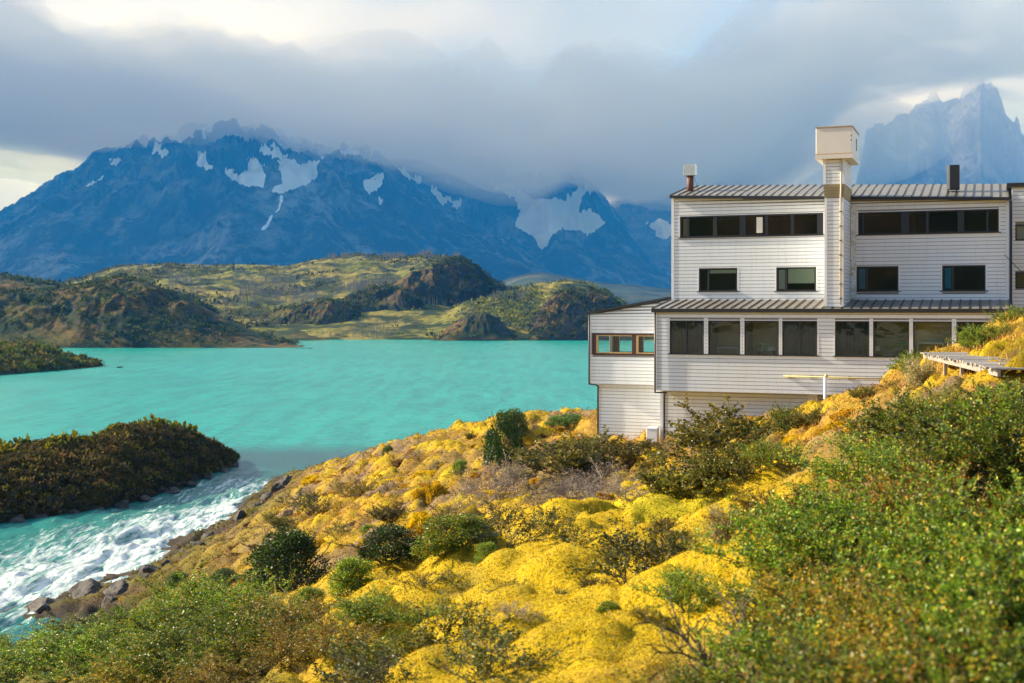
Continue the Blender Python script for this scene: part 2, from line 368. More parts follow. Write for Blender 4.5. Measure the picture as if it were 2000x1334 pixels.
# ------------------------------------------------------------------ land beyond the water
def land(name, ridge, foot, Yr, prof=1.0, amp=0.1, fs=0.02, seed=1, nx=500, ny=150, back=0.6, rough=0.01, s0=None, s1=None, bed=-1.5, spur=0.0, fbase=None):
    """a hill: ridge line and water line as seen, the ridge at distance Yr(px)"""
    ridge = np.array(ridge, float); s0 = ridge[0, 0] if s0 is None else s0; s1 = ridge[-1, 0] if s1 is None else s1
    s = np.linspace(s0, s1, nx); ry = np.interp(s, ridge[:, 0], ridge[:, 1])
    kk = max(3, nx//220); ry = np.convolve(np.pad(ry, kk, mode='edge'), np.ones(2*kk+1)/(2*kk+1), 'valid')
    if callable(Yr): YR = Yr(s)
    else: YR = np.full(nx, float(Yr))
    if fbase is not None: YF = np.full(nx, float(fbase))
    else:
        foot = np.array(foot, float); fy = np.interp(s, foot[:, 0], foot[:, 1]); YF = EYE*FPX/(fy-600)
    hr = EYE-(ry-600)/FPX*YR
    t = np.concatenate([np.linspace(-0.06, 1, int(ny*0.8)), np.linspace(1.02, 1+back, ny-int(ny*0.8))])
    T, S = np.meshgrid(t, s, indexing='ij'); YY = YF+(YR-YF)*T; XX = (S-1000)/FPX*YY
    P = np.where(T < 0, T*3, np.where(T <= 1, np.sin(np.clip(T, 0, 1)*math.pi/2)**prof, 1-np.clip((T-1)/back, 0, 9)**(1.5 if fbase is None else 0.85)*1.1))
    env = np.clip(T*1.6, 0, 1)*np.clip((1.03-T)*2.5, 0.05, 1)
    sc = fs/ (YR.mean()-YF.mean())*200
    nn = fbm(XX*fs, YY*fs, 6, seed)-0.5
    rg = fbm(XX*fs*1.7+nn, YY*fs*0.9, 6, seed+50, ridged=True)-0.5
    Z = hr*P + np.maximum(hr, 0)*env*(amp*nn*2+spur*rg*2)
    sight = EYE+(hr-EYE)*YY/YR; gapz = np.maximum(hr, 1)*(0.004+0.10*np.abs(1-T)**1.3)
    if YR.mean() > 5000: sight = sight-240*np.clip(hr/1000, 0.2, 1.6)*(fbm(XX*0.0045+rg, YY*0.0030, 7, seed+70, 0.62, True)-0.42)
    Z = np.where(T > 0, np.minimum(Z, sight-gapz*(0.2+2.2*(rg+.35))), Z)
    Z = Z + (fbm(XX*fs*9, YY*fs*9, 5, seed+9)-0.5)*rough*YR.mean()*np.clip(T*4, 0, 1)*(1-0.25*np.exp(-((T-1)/.12)**2))
    Z = np.where(T < 0, bed, np.where(P < 0, P*hr, Z)) if fbase is None else Z
    return XX, YY, Z, S, T
def b_hill(dark, grass, dry, rock, fs, cut=0.5):
    def b(k):
        p = geo(k); n = k.noise(p, fs, 8, 0.62).outputs['Fac']; n2 = k.noise(p, fs*6, 6, 0.7).outputs['Fac']; n3 = k.noise(p, fs*0.35, 4, 0.5).outputs['Fac']
        c = k.mix(k.ramp(n3, [(0.40, (0, 0, 0)), (0.6, (1, 1, 1))]), grass, dry)
        c = k.mix(k.ramp(n, [(cut-0.05, (0, 0, 0)), (cut+0.05, (1, 1, 1))]), c, dark)
        c = k.mix(k.ramp(n2, [(0.40, (0.65, 0.65, 0.65)), (0.56, (0, 0, 0))]), c, dark)
        ns = sep(k, k.n('ShaderNodeNewGeometry').outputs['Normal'])[2]
        st = k.m('ADD', ns, k.m('MULTIPLY', k.m('SUBTRACT', n2, 0.5), 0.5))
        c = k.mix(k.ramp(st, [(0.58, (1, 1, 1)), (0.72, (0, 0, 0))]), c, rock)
        return principled(k, c, 0.9, n2, 0.6, 1/fs*0.03, Specular_IOR_Level=0.1).outputs[0]
    return b
M_hill = mat('heath_hill', b_hill((0.022, 0.032, 0.008), (0.17, 0.165, 0.018), (0.25, 0.195, 0.040), (0.035, 0.027, 0.022), 0.045))
M_hillb = mat('heath_hill_brown', b_hill((0.016, 0.026, 0.005), (0.085, 0.075, 0.012), (0.13, 0.068, 0.018), (0.040, 0.026, 0.016), 0.06, 0.50))
M_isl = mat('island_scrub', b_hill((0.018, 0.018, 0.007), (0.060, 0.048, 0.012), (0.075, 0.045, 0.018), (0.022, 0.017, 0.013), 0.7, 0.5))
M_far = mat('far_heath', b_hill((0.012, 0.022, 0.012), (0.045, 0.055, 0.022), (0.075, 0.07, 0.035), (0.025, 0.03, 0.022), 0.02))
HILLS = {}
def add_land(name, label, m, *a, **kw):
    X, Y, Z, S, T = land(name, *a, **kw)
    me = np_mesh(name, np.stack([X, Y, Z], -1).reshape(-1, 3), grid_faces(X.shape[1], X.shape[0]), None, True)
    HILLS[name] = HILLS.get(name, []) + [(X, Y, Z, S, T)]
    return tag(link(name, me, m), label, kind='structure')
add_land('hills', 'brown heath hill falling to the lake on the left', M_hillb,
         [(-700, 500), (-300, 520), (0, 541), (60, 552), (140, 560), (185, 546), (240, 537), (275, 544), (330, 567), (400, 600), (480, 640), (540, 664), (560, 668)],
         [(-700, 690), (0, 676), (300, 669), (560, 666.5)], lambda s: 760-0.08*(s-200), amp=0.26, fs=0.012, seed=3, nx=620, ny=260, rough=0.004, spur=0.10)
add_land('hills', 'sandy low spit at the foot of the hill', M_hillb,
         [(430, 668), (520, 648), (580, 641), (620, 652), (655, 662), (700, 664)], [(430, 667), (700, 664.2)], 690, amp=0.1, fs=0.02, seed=6, nx=160, ny=50, rough=0.002)
add_land('hills', 'long green heath ridge with a steep dark right flank', M_hill,
         [(-200, 580), (60, 570), (100, 557), (160, 545), (230, 521), (330, 515), (400, 518), (500, 517), (560, 520), (620, 507), (700, 498), (770, 503), (830, 498), (905, 503), (928, 520), (960, 545), (985, 560), (1060, 580), (1200, 600), (1300, 620)],
         [(-200, 664), (1300, 663)], 1300, prof=1.0, amp=0.30, fs=0.0065, seed=11, nx=760, ny=320, rough=0.004, spur=0.14)
add_land('hills', 'rounded green heath hill in front of the ridge', M_hill,
         [(560, 664), (640, 640), (700, 620), (760, 606), (830, 598), (900, 580), (960, 566), (1000, 560), (1060, 552), (1100, 547), (1150, 553), (1185, 570), (1215, 590), (1260, 625), (1300, 650), (1400, 664)],
         [(560, 663), (830, 663.5), (1150, 664.5), (1400, 666)], 860, prof=0.8, amp=0.36, fs=0.012, seed=23, nx=760, ny=300, rough=0.004, spur=0.14)
add_land('hills', 'distant grey green low hills under the mountain', M_far,
         [(850, 600), (950, 560), (1010, 537), (1060, 530), (1110, 540), (1170, 552), (1240, 556), (1310, 565), (1400, 570), (1600, 560), (2400, 560)],
         None, 3200, fbase=1500, amp=0.2, fs=0.0025, seed=31, nx=300, ny=100, rough=0.002)
add_land('hills', 'low promontory with green scrub in the lake', M_hillb,
         [(-500, 640), (-200, 668), (0, 677), (75, 674), (120, 693), (150, 703), (185, 711), (200, 715)], [(-500, 770), (0, 733), (100, 725), (200, 716)], 360, amp=0.10, fs=0.03, seed=41, nx=260, ny=90, rough=0.003)
def depth_on(h, s, py):
    X, Y, Z, S, T = h; a, b = screen(X, Y, Z); n = int((T[:, 0] <= 1).sum()); out = []
    for q in np.atleast_1d(s):
        j = int(np.argmin(np.abs(S[0]-q))); bb = np.minimum.accumulate(b[1:n, j]); out.append(np.interp(-py, -bb, Y[1:n, j]))
    return np.array(out)
for lb_, rg_, hi_, py_, w_, sd_ in (
    ('steep dark flank at the right end of the long ridge', [(720, 590), (760, 560), (800, 532), (850, 515), (905, 505), (926, 519), (950, 538), (975, 554), (1005, 572)], 2, 574, 62, 101),
    ('dark rounded knoll in the middle of the long ridge', [(640, 606), (690, 577), (740, 561), (790, 564), (815, 580), (835, 604)], 2, 590, 48, 102),
    ('low dark knoll left of the middle one', [(490, 630), (550, 605), (590, 592), (640, 585), (680, 594), (710, 622)], 2, 612, 46, 103),
    ('dark rocky bluff at the waterline', [(840, 668), (880, 636), (912, 614), (945, 608), (975, 622), (1000, 650), (1012, 668)], 3, 655, 26, 104),
    ('brown shoulder at the right end of the rounded hill', [(1035, 630), (1070, 584), (1100, 568), (1150, 562), (1190, 576), (1215, 598), (1250, 634)], 3, 614, 46, 105),
    ('dark right face of the left hill', [(-120, 600), (-40, 575), (60, 566), (130, 562), (190, 552), (240, 540), (275, 546), (330, 569), (400, 603), (470, 638), (540, 662), (610, 672)], 0, 640, 92, 106)):
    yc = float(np.median(depth_on(HILLS['hills'][hi_], np.linspace(rg_[1][0], rg_[-2][0], 9), py_)))
    add_land('hills', lb_, M_hillb, rg_, None, yc+4, fbase=yc+4-w_, prof=0.85, amp=0.30, spur=0.35, fs=0.03, seed=sd_, nx=300, ny=140, rough=0.004, back=1.4)
IR = [(-700, 900), (-300, 895), (-50, 888), (0, 882), (60, 872), (100, 869), (190, 860), (230, 838), (270, 836), (310, 833), (350, 845), (400, 857), (440, 882), (466, 905)]
add_land('island', 'dark scrub covered island beside the rapids', M_isl, IR,
         [(-700, 1130), (0, 1022), (200, 996), (330, 962), (430, 922), (466, 906)], lambda s: EYE*FPX/(np.interp(s, [-700, 0, 200, 330, 430, 466], [1130, 1022, 996, 962, 922, 906])-600)+np.interp(s, [-700, 330, 430, 466], [13, 14, 9, 1.5]), prof=0.75, amp=0.16, fs=0.09, seed=51, nx=620, ny=240, rough=0.004, spur=0.05)

# ------------------------------------------------------------------ mountains
def inpoly(x, y, P):
    P = np.array(P, float); r = np.zeros(x.shape, bool); j = len(P)-1
    for i in range(len(P)):
        xi, yi = P[i]; xj, yj = P[j]
        c = ((yi > y) != (yj > y)) & (x < (xj-xi)*(y-yi)/(yj-yi+1e-9)+xi); r ^= c; j = i
    return r
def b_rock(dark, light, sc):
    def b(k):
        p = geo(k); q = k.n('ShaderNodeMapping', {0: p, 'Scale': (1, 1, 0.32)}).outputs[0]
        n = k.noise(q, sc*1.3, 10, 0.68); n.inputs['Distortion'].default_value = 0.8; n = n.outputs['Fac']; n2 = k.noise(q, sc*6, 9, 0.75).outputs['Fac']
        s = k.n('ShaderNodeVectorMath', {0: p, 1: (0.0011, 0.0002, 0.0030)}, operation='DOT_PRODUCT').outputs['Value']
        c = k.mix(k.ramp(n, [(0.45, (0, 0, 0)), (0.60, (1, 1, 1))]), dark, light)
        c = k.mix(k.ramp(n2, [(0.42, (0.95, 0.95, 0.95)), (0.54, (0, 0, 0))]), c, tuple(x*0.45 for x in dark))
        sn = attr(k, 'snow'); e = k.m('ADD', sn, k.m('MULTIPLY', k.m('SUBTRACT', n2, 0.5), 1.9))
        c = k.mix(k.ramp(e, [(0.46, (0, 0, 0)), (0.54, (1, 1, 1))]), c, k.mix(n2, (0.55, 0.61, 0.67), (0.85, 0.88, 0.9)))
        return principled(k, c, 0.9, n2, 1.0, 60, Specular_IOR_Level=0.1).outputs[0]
    return b
def mountain(label, m, ridge, Yr, Yf, seed, snow, nx=900, ny=360, amp=0.14, spur=0.42, fs=0.0012, prof=1.15):
    X, Y, Z, S, T = land('mountain', ridge, None, Yr, fbase=Yf, amp=amp, spur=spur, fs=fs, seed=seed, nx=nx, ny=ny, prof=prof, rough=0.0028, back=0.35)
    px, py = screen(X, Y, Z); jx = (fbm(X*0.008, Z*0.012, 4, seed+3)-0.5)*34; jy = (fbm(X*0.008+9, Z*0.012, 4, seed+5)-0.5)*30
    sn = np.zeros(X.shape)
    for P in snow: sn = np.maximum(sn, inpoly(px+jx, py+jy, P).astype(float))
    k = np.pad(sn, 1, mode='edge'); sn = (k[1:-1, 1:-1]*2+k[:-2, 1:-1]+k[2:, 1:-1]+k[1:-1, :-2]+k[1:-1, 2:])/6
    me = np_mesh('mountain', np.stack([X, Y, Z], -1).reshape(-1, 3), grid_faces(X.shape[1], X.shape[0]), None, True, {'snow': sn.ravel()})
    return tag(link('mountain', me, m), label, kind='structure')
def z5(P): return [(x*0.35, 200+y*0.35) for x, y in P]
def z6(P): return [(600+x*0.36, 200+y*0.36) for x, y in P]
SN1 = [z5(P) for P in (
    [(1530, 230), (1600, 290), (1680, 320), (1790, 320), (1765, 380), (1770, 430), (1700, 480), (1600, 525), (1530, 520), (1540, 480), (1600, 450), (1590, 400), (1555, 320), (1510, 285), (1470, 290), (1440, 250), (1480, 240), (1510, 265)],
    [(1370, 320), (1420, 300), (1430, 345), (1480, 365), (1495, 440), (1480, 475), (1380, 465), (1320, 430), (1230, 400), (1240, 345), (1320, 395), (1395, 365)],
    [(1095, 275), (1145, 300), (1180, 350), (1140, 380), (1100, 340)], [(585, 330), (660, 332), (635, 378), (600, 368)],
    [(465, 462), (595, 405), (560, 445), (520, 462)], [(865, 235), (930, 228), (900, 292), (850, 282)], [(1075, 165), (1190, 130), (1190, 155), (1110, 190), (1080, 200)],
    [(1580, 525), (1560, 560), (1530, 650), (1460, 720), (1450, 712), (1518, 640), (1545, 560), (1560, 525)], [(1915, 272), (1965, 258), (2005, 272), (1990, 304), (1930, 304)])] + \
    [z6(P) for P in ([(295, 430), (350, 398), (400, 398), (375, 460), (345, 492), (308, 458)], [(395, 475), (430, 500), (405, 530)])]
SN2 = [z6(P) for P in (
    [(450, 335), (540, 375), (620, 420), (610, 440), (520, 415), (480, 380)],
    [(960, 400), (1100, 450), (1200, 500), (1300, 520), (1400, 525), (1500, 450), (1545, 468), (1500, 520), (1480, 590), (1540, 580), (1625, 630), (1570, 680), (1520, 708), (1450, 670), (1380, 690), (1340, 720), (1290, 795), (1200, 720), (1140, 660), (1160, 600), (1100, 520), (1000, 450)],
    [(690, 470), (830, 540), (800, 580), (700, 500)])]
SN3 = [z6([(1830, 655), (2050, 670), (2050, 720), (1900, 712), (1850, 690)])]
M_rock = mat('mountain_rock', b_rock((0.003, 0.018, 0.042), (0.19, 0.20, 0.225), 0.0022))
M_rock2 = mat('tower_rock', b_rock((0.07, 0.072, 0.075), (0.19, 0.185, 0.18), 0.0016))
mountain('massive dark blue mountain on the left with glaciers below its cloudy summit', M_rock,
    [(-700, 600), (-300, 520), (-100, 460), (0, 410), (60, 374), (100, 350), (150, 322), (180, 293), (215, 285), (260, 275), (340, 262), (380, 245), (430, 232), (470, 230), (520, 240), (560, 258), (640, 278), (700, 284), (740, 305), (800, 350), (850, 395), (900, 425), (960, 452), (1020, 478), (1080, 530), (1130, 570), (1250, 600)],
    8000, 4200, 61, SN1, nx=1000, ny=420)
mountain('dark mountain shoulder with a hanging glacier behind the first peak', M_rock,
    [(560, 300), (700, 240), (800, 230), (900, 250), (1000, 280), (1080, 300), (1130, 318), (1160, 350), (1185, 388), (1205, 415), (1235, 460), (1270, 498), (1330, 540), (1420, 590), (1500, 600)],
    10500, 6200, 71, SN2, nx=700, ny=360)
mountain('pale blue snowy slope in the gap beside the hotel', M_rock2,
    [(1100, 420), (1180, 402), (1220, 385), (1270, 382), (1310, 376), (1360, 390), (1450, 400), (1600, 440), (1700, 500), (1800, 560)],
    13000, 8500, 81, SN3, nx=400, ny=200, spur=0.1)
mountain('jagged rock towers fading into cloud behind the roof', M_rock2,
    [(1560, 560), (1600, 470), (1640, 420), (1672, 350), (1684, 290), (1690, 245), (1698, 232), (1740, 226), (1775, 216), (1788, 192), (1806, 188), (1826, 185), (1840, 207), (1860, 196), (1880, 176), (1903, 162), (1911, 150), (1916, 132), (1923, 160), (1950, 172), (1966, 214), (1988, 224), (1997, 250), (2010, 280), (2060, 340), (2200, 420), (2400, 520)],
    12500, 9300, 91, [], nx=900, ny=300, spur=0.08, amp=0.05)

# the rise behind the viewer, which the windows reflect
xb = np.linspace(-420, 420, 90); yb = np.linspace(-19, -420, 50); XB, YB = np.meshgrid(xb, yb)
ZB = 14.5+sstep(-18, -190, YB)*58+(fbm(XB*.02, YB*.02, 5, 501)-.5)*22*sstep(-18, -60, YB)-sstep(60, 300, np.abs(XB+0))*25*sstep(-18, -60, YB)
tag(link('hills', np_mesh('hills', np.stack([XB, YB, ZB], -1).reshape(-1, 3), grid_faces(90, 50)[:, ::-1], None, True), M_hillb), 'scrubby rise behind the viewer', kind='structure')

# ------------------------------------------------------------------ the hotel
# building axes: u along the facade to the right, v away from the viewer, w up; the root stands at the corner of the lower storey
ROT = math.atan2(BU[1], BU[0])
def B(): return []
def bxs(L, u0, u1, v0, v1, w0, w1):
    """box into list L (8 corner points)"""
    L.append([(u, v, w) for w in (w0, w1) for v in (v0, v1) for u in (u0, u1)])
def prism(L, pts8): L.append(pts8)
BF = np.array([(0, 2, 3, 1), (4, 5, 7, 6), (0, 1, 5, 4), (2, 6, 7, 3), (0, 4, 6, 2), (1, 3, 7, 5)])
def boxes_obj(name, L, m, parent=None, bevel=0.0):
    V = np.array(L, float).reshape(-1, 3); F = (BF[None]+np.arange(len(L))[:, None, None]*8).reshape(-1, 4)
    me = np_mesh(name, V, F); o = link(name, me, m, parent)
    if bevel:
        md = o.modifiers.new('bevel', 'BEVEL'); md.width = bevel; md.segments = 1
    return o
def b_board(tone, warm=0.0):
    def b(k):
        p = objco(k); s = sep(k, p)
        st = k.n('ShaderNodeMapping', {0: p, 'Scale': (3.5, 3.5, 0.25)}).outputs[0]
        n = k.noise(st, 1.0, 6, 0.65).outputs['Fac']; n2 = k.noise(p, 0.5, 4, 0.5).outputs['Fac']
        row = k.n('ShaderNodeTexWhiteNoise', noise_dimensions='1D'); k.L.new(k.m('FLOOR', k.m('DIVIDE', s[2], 0.19)), row.inputs['W'])
        c = k.mix(k.m('MULTIPLY', row.outputs['Value'], 0.35), tone, tuple(x*0.86 for x in tone))
        c = k.mix(k.ramp(n, [(0.50, (0, 0, 0)), (0.75, (.5, .5, .5))]), c, (tone[0]*0.78, tone[1]*0.74, tone[2]*0.64))
        jx = k.m('ADD', k.m('ADD', s[0], s[1]), k.m('MULTIPLY', row.outputs['Value'], 37.0)); fr_ = k.m('FRACT', k.m('DIVIDE', jx, 9.7))
        c = k.mix(k.m('MULTIPLY', k.m('LESS_THAN', fr_, 0.0026), 0.35), c, (0.2, 0.18, 0.16))
        c = k.mix(k.ramp(n2, [(0.45, (0, 0, 0)), (0.8, (0.45, 0.45, 0.45))]), c, (tone[0]*0.93, tone[1]*0.90, tone[2]*0.82))
        return principled(k, c, 0.55, k.noise(p, 22, 4).outputs['Fac'], 0.12, 0.01, Specular_IOR_Level=0.35).outputs[0]
    return b
M_board = mat('white_painted_boards', b_board((0.80, 0.835, 0.88)))
M_trim = simple('white_trim', (0.78, 0.79, 0.81), 0.5, 0.08, 2)
M_gapshade = simple('board_gap_shade', (0.25, 0.235, 0.22), 0.9, 0.2, 4)  # dark colour deepens the shade in the grooves between boards
M_frame = simple('dark_window_frame', (0.018, 0.019, 0.022), 0.45, 0.2, 5)
M_brown = simple('brown_window_frame', (0.055, 0.022, 0.020), 0.5, 0.2, 5)
M_wood = simple('yellow_varnished_wood', (0.55, 0.36, 0.13), 0.5, 0.15, 6)
M_fascia = simple('dark_fascia', (0.016, 0.016, 0.019), 0.5, 0.3, 2)
M_dark = simple('dark_interior', (0.030, 0.023, 0.017), 0.9, 0.5, 0.8)
M_brn = simple('brown_interior', (0.20, 0.15, 0.09), 0.9, 0.4, 0.9)
M_blind = simple('pale_green_blind', (0.74, 0.80, 0.62), 0.8, 0.05, 2)
M_blueview = simple('blue_view_panel', (0.02, 0.26, 0.50), 0.8, 0.15, 2)
M_pale = simple('pale_cloth', (0.70, 0.68, 0.62), 0.8, 0.1, 4)
M_green = simple('green_shade', (0.12, 0.42, 0.22), 0.6, 0.1, 4)
M_pipe = simple('dark_pipe', (0.035, 0.028, 0.028), 0.5, 0.3, 3)
def b_glass(k):
    p = objco(k); n = k.noise(p, 0.9, 3).outputs['Fac']
    g = k.n('ShaderNodeBsdfGlossy', {'Color': (0.9, 0.93, 0.95, 1), 'Roughness': 0.02})
    b = k.n('ShaderNodeBump', {'Height': n, 'Strength': 0.06, 'Distance': 0.2}); k.L.new(b.outputs[0], g.inputs['Normal'])
    t = k.n('ShaderNodeBsdfTransparent', {'Color': (0.90, 0.94, 0.91, 1)})
    f = k.n('ShaderNodeFresnel', {'IOR': 1.5}).outputs[0]
    mx = k.n('ShaderNodeMixShader', {0: k.m('MULTIPLY', f, 1.0, clamp=True), 1: t.outputs[0], 2: g.outputs[0]})
    return mx.outputs[0]
M_glass = mat('window_glass', b_glass)
def b_metal_roof(k):
    p = objco(k); n = k.noise(k.n('ShaderNodeMapping', {0: p, 'Scale': (1.5, 0.4, 1)}).outputs[0], 2.0, 6, 0.65).outputs['Fac']
    c = k.mix(n, (0.13, 0.115, 0.095), (0.24, 0.215, 0.18))
    return principled(k, c, 0.5, k.noise(p, 12, 5).outputs['Fac'], 0.15, 0.01, Metallic=0.1).outputs[0]
M_roof = mat('weathered_metal_roof', b_metal_roof)
M_seam = simple('roof_seam', (0.035, 0.03, 0.028), 0.5, 0.3, 3)

PITCH = 0.19
def wall(parent, u0, u1, w0, w1, v, openings=(), top=None, name='wall', trim=0.14, axis='u', thick=0.16, rows=True, corner=True, face=-1):
    """boarded wall in the plane v (or u, when axis is 'v'), with openings (a0,a1,w0,w1). The gaps between boards are real, their shade deepened by a dark colour."""
    topf = (lambda a: w1) if top is None else top
    # structural backing cut round the openings
    us = sorted({u0, u1, *[o[0] for o in openings], *[o[1] for o in openings]}); us = [a for a in us if u0 <= a <= u1]
    L = []; K = []
    def put(lst, a0, a1, z0, z1a, z1b, d0, d1):
        d0, d1 = (v+d0, v+d1) if face < 0 else (v-d1, v-d0)
        if axis == 'u': pts = [(a0, d0, z0), (a1, d0, z0), (a0, d1, z0), (a1, d1, z0), (a0, d0, z1a), (a1, d0, z1b), (a0, d1, z1a), (a1, d1, z1b)]
        else: pts = [(d0, a1, z0), (d0, a0, z0), (d1, a1, z0), (d1, a0, z0), (d0, a1, z1b), (d0, a0, z1a), (d1, a1, z1b), (d1, a0, z1a)]
        lst.append(pts)
    for a, b in zip(us[:-1], us[1:]):
        mid = (a+b)/2; cuts = sorted([(o[2], o[3]) for o in openings if o[0] < mid < o[1]])
        z = w0
        for c0, c1 in cuts:
            if c0 > z: put(K, a, b, z, c0, c0, 0.03, thick)
            z = c1
        put(K, a, b, z, topf(a)-0.01, topf(b)-0.01, 0.03, thick)
    n = int(math.ceil((w1-w0)/PITCH))
    for i in range(n):
        z0 = w0+i*PITCH; z1 = z0+PITCH-0.026
        segs = [(u0, u1)]
        for o in openings:
            if o[2] < z1 and o[3] > z0+0.01:
                segs = [q for s in segs for q in ((s[0], min(s[1], o[0])), (max(s[0], o[1]), s[1])) if q[1]-q[0] > 0.03]
        for a, b in segs:
            ta, tb = topf(a), topf(b)
            if z0 >= max(ta, tb)-0.02: continue
            # boards run out under a sloping top
            if z0 > min(ta, tb)-0.02:
                f = (z0+0.03-ta)/(tb-ta)
                if ta < tb: a = a+(b-a)*f; ta = topf(a)
                else: b = a+(b-a)*f; tb = topf(b)
            za, zb = min(z1, ta), min(z1, tb)
            put(L, a, b, z0, max(za, z0+0.01), max(zb, z0+0.01), -0.002, 0.028)
    wo_ = boxes_obj(name, L, M_board, parent)
    wo_.data.materials.append(M_gapshade)
    kb = boxes_obj('backing', K, M_gapshade, wo_)
    if corner:
        T = []
        put(T, u0-0.01, u0+trim, w0-0.005, topf(u0)-0.004, topf(u0+trim)-0.004, -0.022, 0.0)
        boxes_obj('corner_trim', T, M_trim, wo_); T = []
        put(T, u1-trim, u1+0.01, w0-0.005, topf(u1-trim)-0.004, topf(u1)-0.004, -0.022, 0.0)
        boxes_obj('corner_trim', T, M_trim, wo_)
    return wo_
def window(parent, u0, u1, w0, w1, v, mull=(), fr=0.07, fm=None, rim=True, rows=(), depth=0.08, label=None):
    fm = fm or M_frame; L = []
    d0, d1 = v-0.035, v+depth
    bxs(L, u0, u1, d0, d1, w0, w0+fr); bxs(L, u0, u1, d0, d1, w1-fr, w1)
    bxs(L, u0, u0+fr, d0+.002, d1, w0+fr, w1-fr); bxs(L, u1-fr, u1, d0+.002, d1, w0+fr, w1-fr)
    for a, b in mull: bxs(L, a, b, d0+0.006, d1-.01, w0+fr, w1-fr)
    for z in rows: bxs(L, u0+fr, u1-fr, d0+0.012, d1-0.02, z, z+0.05)
    win = boxes_obj('window', L, fm, parent, 0.006)
    G = []; bxs(G, u0+fr-.01, u1-fr+.01, v+0.03, v+0.036, w0+fr-.01, w1-fr+.01); boxes_obj('pane', G, M_glass, win)
    if rim:
        T = []; t = 0.07; e = 0.045
        bxs(T, u0-t, u1+t, v-e, v+0.03, w0-t, w0); bxs(T, u0-t, u1+t, v-e, v+.03, w1, w1+t*0.6)
        bxs(T, u0-t, u0, v-e+.003, v+.03, w0, w1); bxs(T, u1, u1+t, v-e+.003, v+.03, w0, w1)
        boxes_obj('rim', T, M_trim, win)
        S = []; bxs(S, u0-t-.03, u1+t+.03, v-0.09, v-e+.002, w0-0.03, w0+.02); boxes_obj('sill', S, fm, win)
    if label: win['label'] = label
    return win
def tube(path, r, nseg=10, closed_ends=True):
    """tube along a polyline: verts, quads"""
    P = [Vector(p) for p in path]; V = []; F = []
    rad = r if hasattr(r, '__len__') else [r]*len(P)
    for i, p in enumerate(P):
        d = ((P[min(i+1, len(P)-1)]-P[i]).normalized()+(P[i]-P[max(i-1, 0)]).normalized()).normalized()
        a = d.orthogonal().normalized(); 
        if i and abs(d.dot(pa)) < 0.999: a = (pa-d*pa.dot(d)).normalized()
        pa = a; b = d.cross(a)
        for j in range(nseg):
            t = 2*math.pi*j/nseg; V.append(p+(a*math.cos(t)+b*math.sin(t))*rad[i])
    for i in range(len(P)-1):
        for j in range(nseg):
            F.append((i*nseg+j, i*nseg+(j+1) % nseg, (i+1)*nseg+(j+1) % nseg, (i+1)*nseg+j))
    return V, F
def poly_obj(name, V, F, m, parent=None, smooth=True):
    me = bpy.data.meshes.new(name); me.from_pydata([tuple(v) for v in V], [], [tuple(f) for f in F])
    me.polygons.foreach_set('use_smooth', [bool(smooth)]*len(me.polygons))
    return link(name, me, m, parent)
def tube_obj(name, path, r, m, parent=None, nseg=10):
    V, F = tube(path, r, nseg); n = len(V); F = list(F)+[tuple(range(nseg))[::-1], tuple(range(n-nseg, n))]
    return poly_obj(name, V, F, m, parent)
def joined(Ls):
    V = []; F = []
    for v, f in Ls:
        b = len(V); V += list(v); F += [tuple(i+b for i in q) for q in f]
    return V, F

hotel = empty('hotel_building', (BO[0], BO[1], 0), ROT)
tag(hotel, 'white weatherboard hotel with dark ribbon windows above the lake', 'building')
Dv = 12.0
# lower storey, projecting in front
LW = [(0.82, 2.62), (2.84, 4.49), (4.70, 6.43), (6.60, 8.32), (9.18, 10.82), (10.99, 12.68), (12.85, 14.62), (14.82, 16.55)]
ops = [(a, b, 14.58, 16.32) for a, b in LW]
lower = wall(hotel, 0, 17.2, 12.67, 16.73, 0, ops)
kinds = ['dark two-part window with black curtains, first from the left', 'window showing a serving table inside', 'window with a green lamp and white papers inside', 'dark window reflecting a pale roof',
         'dark curtained window right of the boarded pier', 'window with a small lamp and green parasol shape', 'window with a white framed opening inside', 'last dark window partly behind the bushes']
for i, (a, b) in enumerate(LW):
    mu = [((a+b)/2-0.03, (a+b)/2+0.03)] if i in (0, 3) else ([(b-0.55, b-0.50)] if i == 7 else [])
    wn_ = window(hotel, a, b, 14.58, 16.32, 0.03, mu, 0.055, rim=True, label=kinds[i])
# side walls, floor, back of the lower storey
wall(hotel, 0.16, Dv, 12.67, 16.73, 0, axis='v', name='side_wall')
wall(hotel, 0.16, Dv, 12.67, 16.73, 17.2, axis='v', name='side_wall', face=1)
L = []; bxs(L, 0.17, 17.03, 0.17, Dv, 12.655, 12.80); bxs(L, 0.17, 17.03, Dv-.2, Dv, 12.8, 16.7); boxes_obj('floor_slab', L, M_trim, hotel)
L = []; bxs(L, 0.2, 17.0, 3.9, 4.0, 12.81, 16.6); bxs(L, 0.2, 17, .3, 3.9, 16.45, 16.55)
for a in (2.73, 4.6, 8.7, 10.9, 12.76, 14.7): bxs(L, a-0.04, a+0.04, 1.2 if a not in (8.7,) else 0.25, 3.9, 12.81, 16.45)
boxes_obj('room_partition', L, M_brn, hotel)
for (a, b), cm_, dd in ((LW[1], simple('tan_room_wall', (0.55, 0.44, 0.27), .9, .3, 1.5), 2.4), (LW[2], simple('olive_room_wall', (0.58, 0.48, 0.26), .9, .3, 1.5), 2.4), (LW[5], simple('green_room_wall', (0.46, 0.45, 0.28), .9, .3, 1.5), 2.2), (LW[6], simple('pale_room_wall', (0.80, 0.78, 0.64), .9, .15, 1.0), 1.6)):
    L = []; bxs(L, a-.02, b+.02, dd, dd+.1, 12.82, 16.44); boxes_obj('room_wall', L, cm_, hotel)
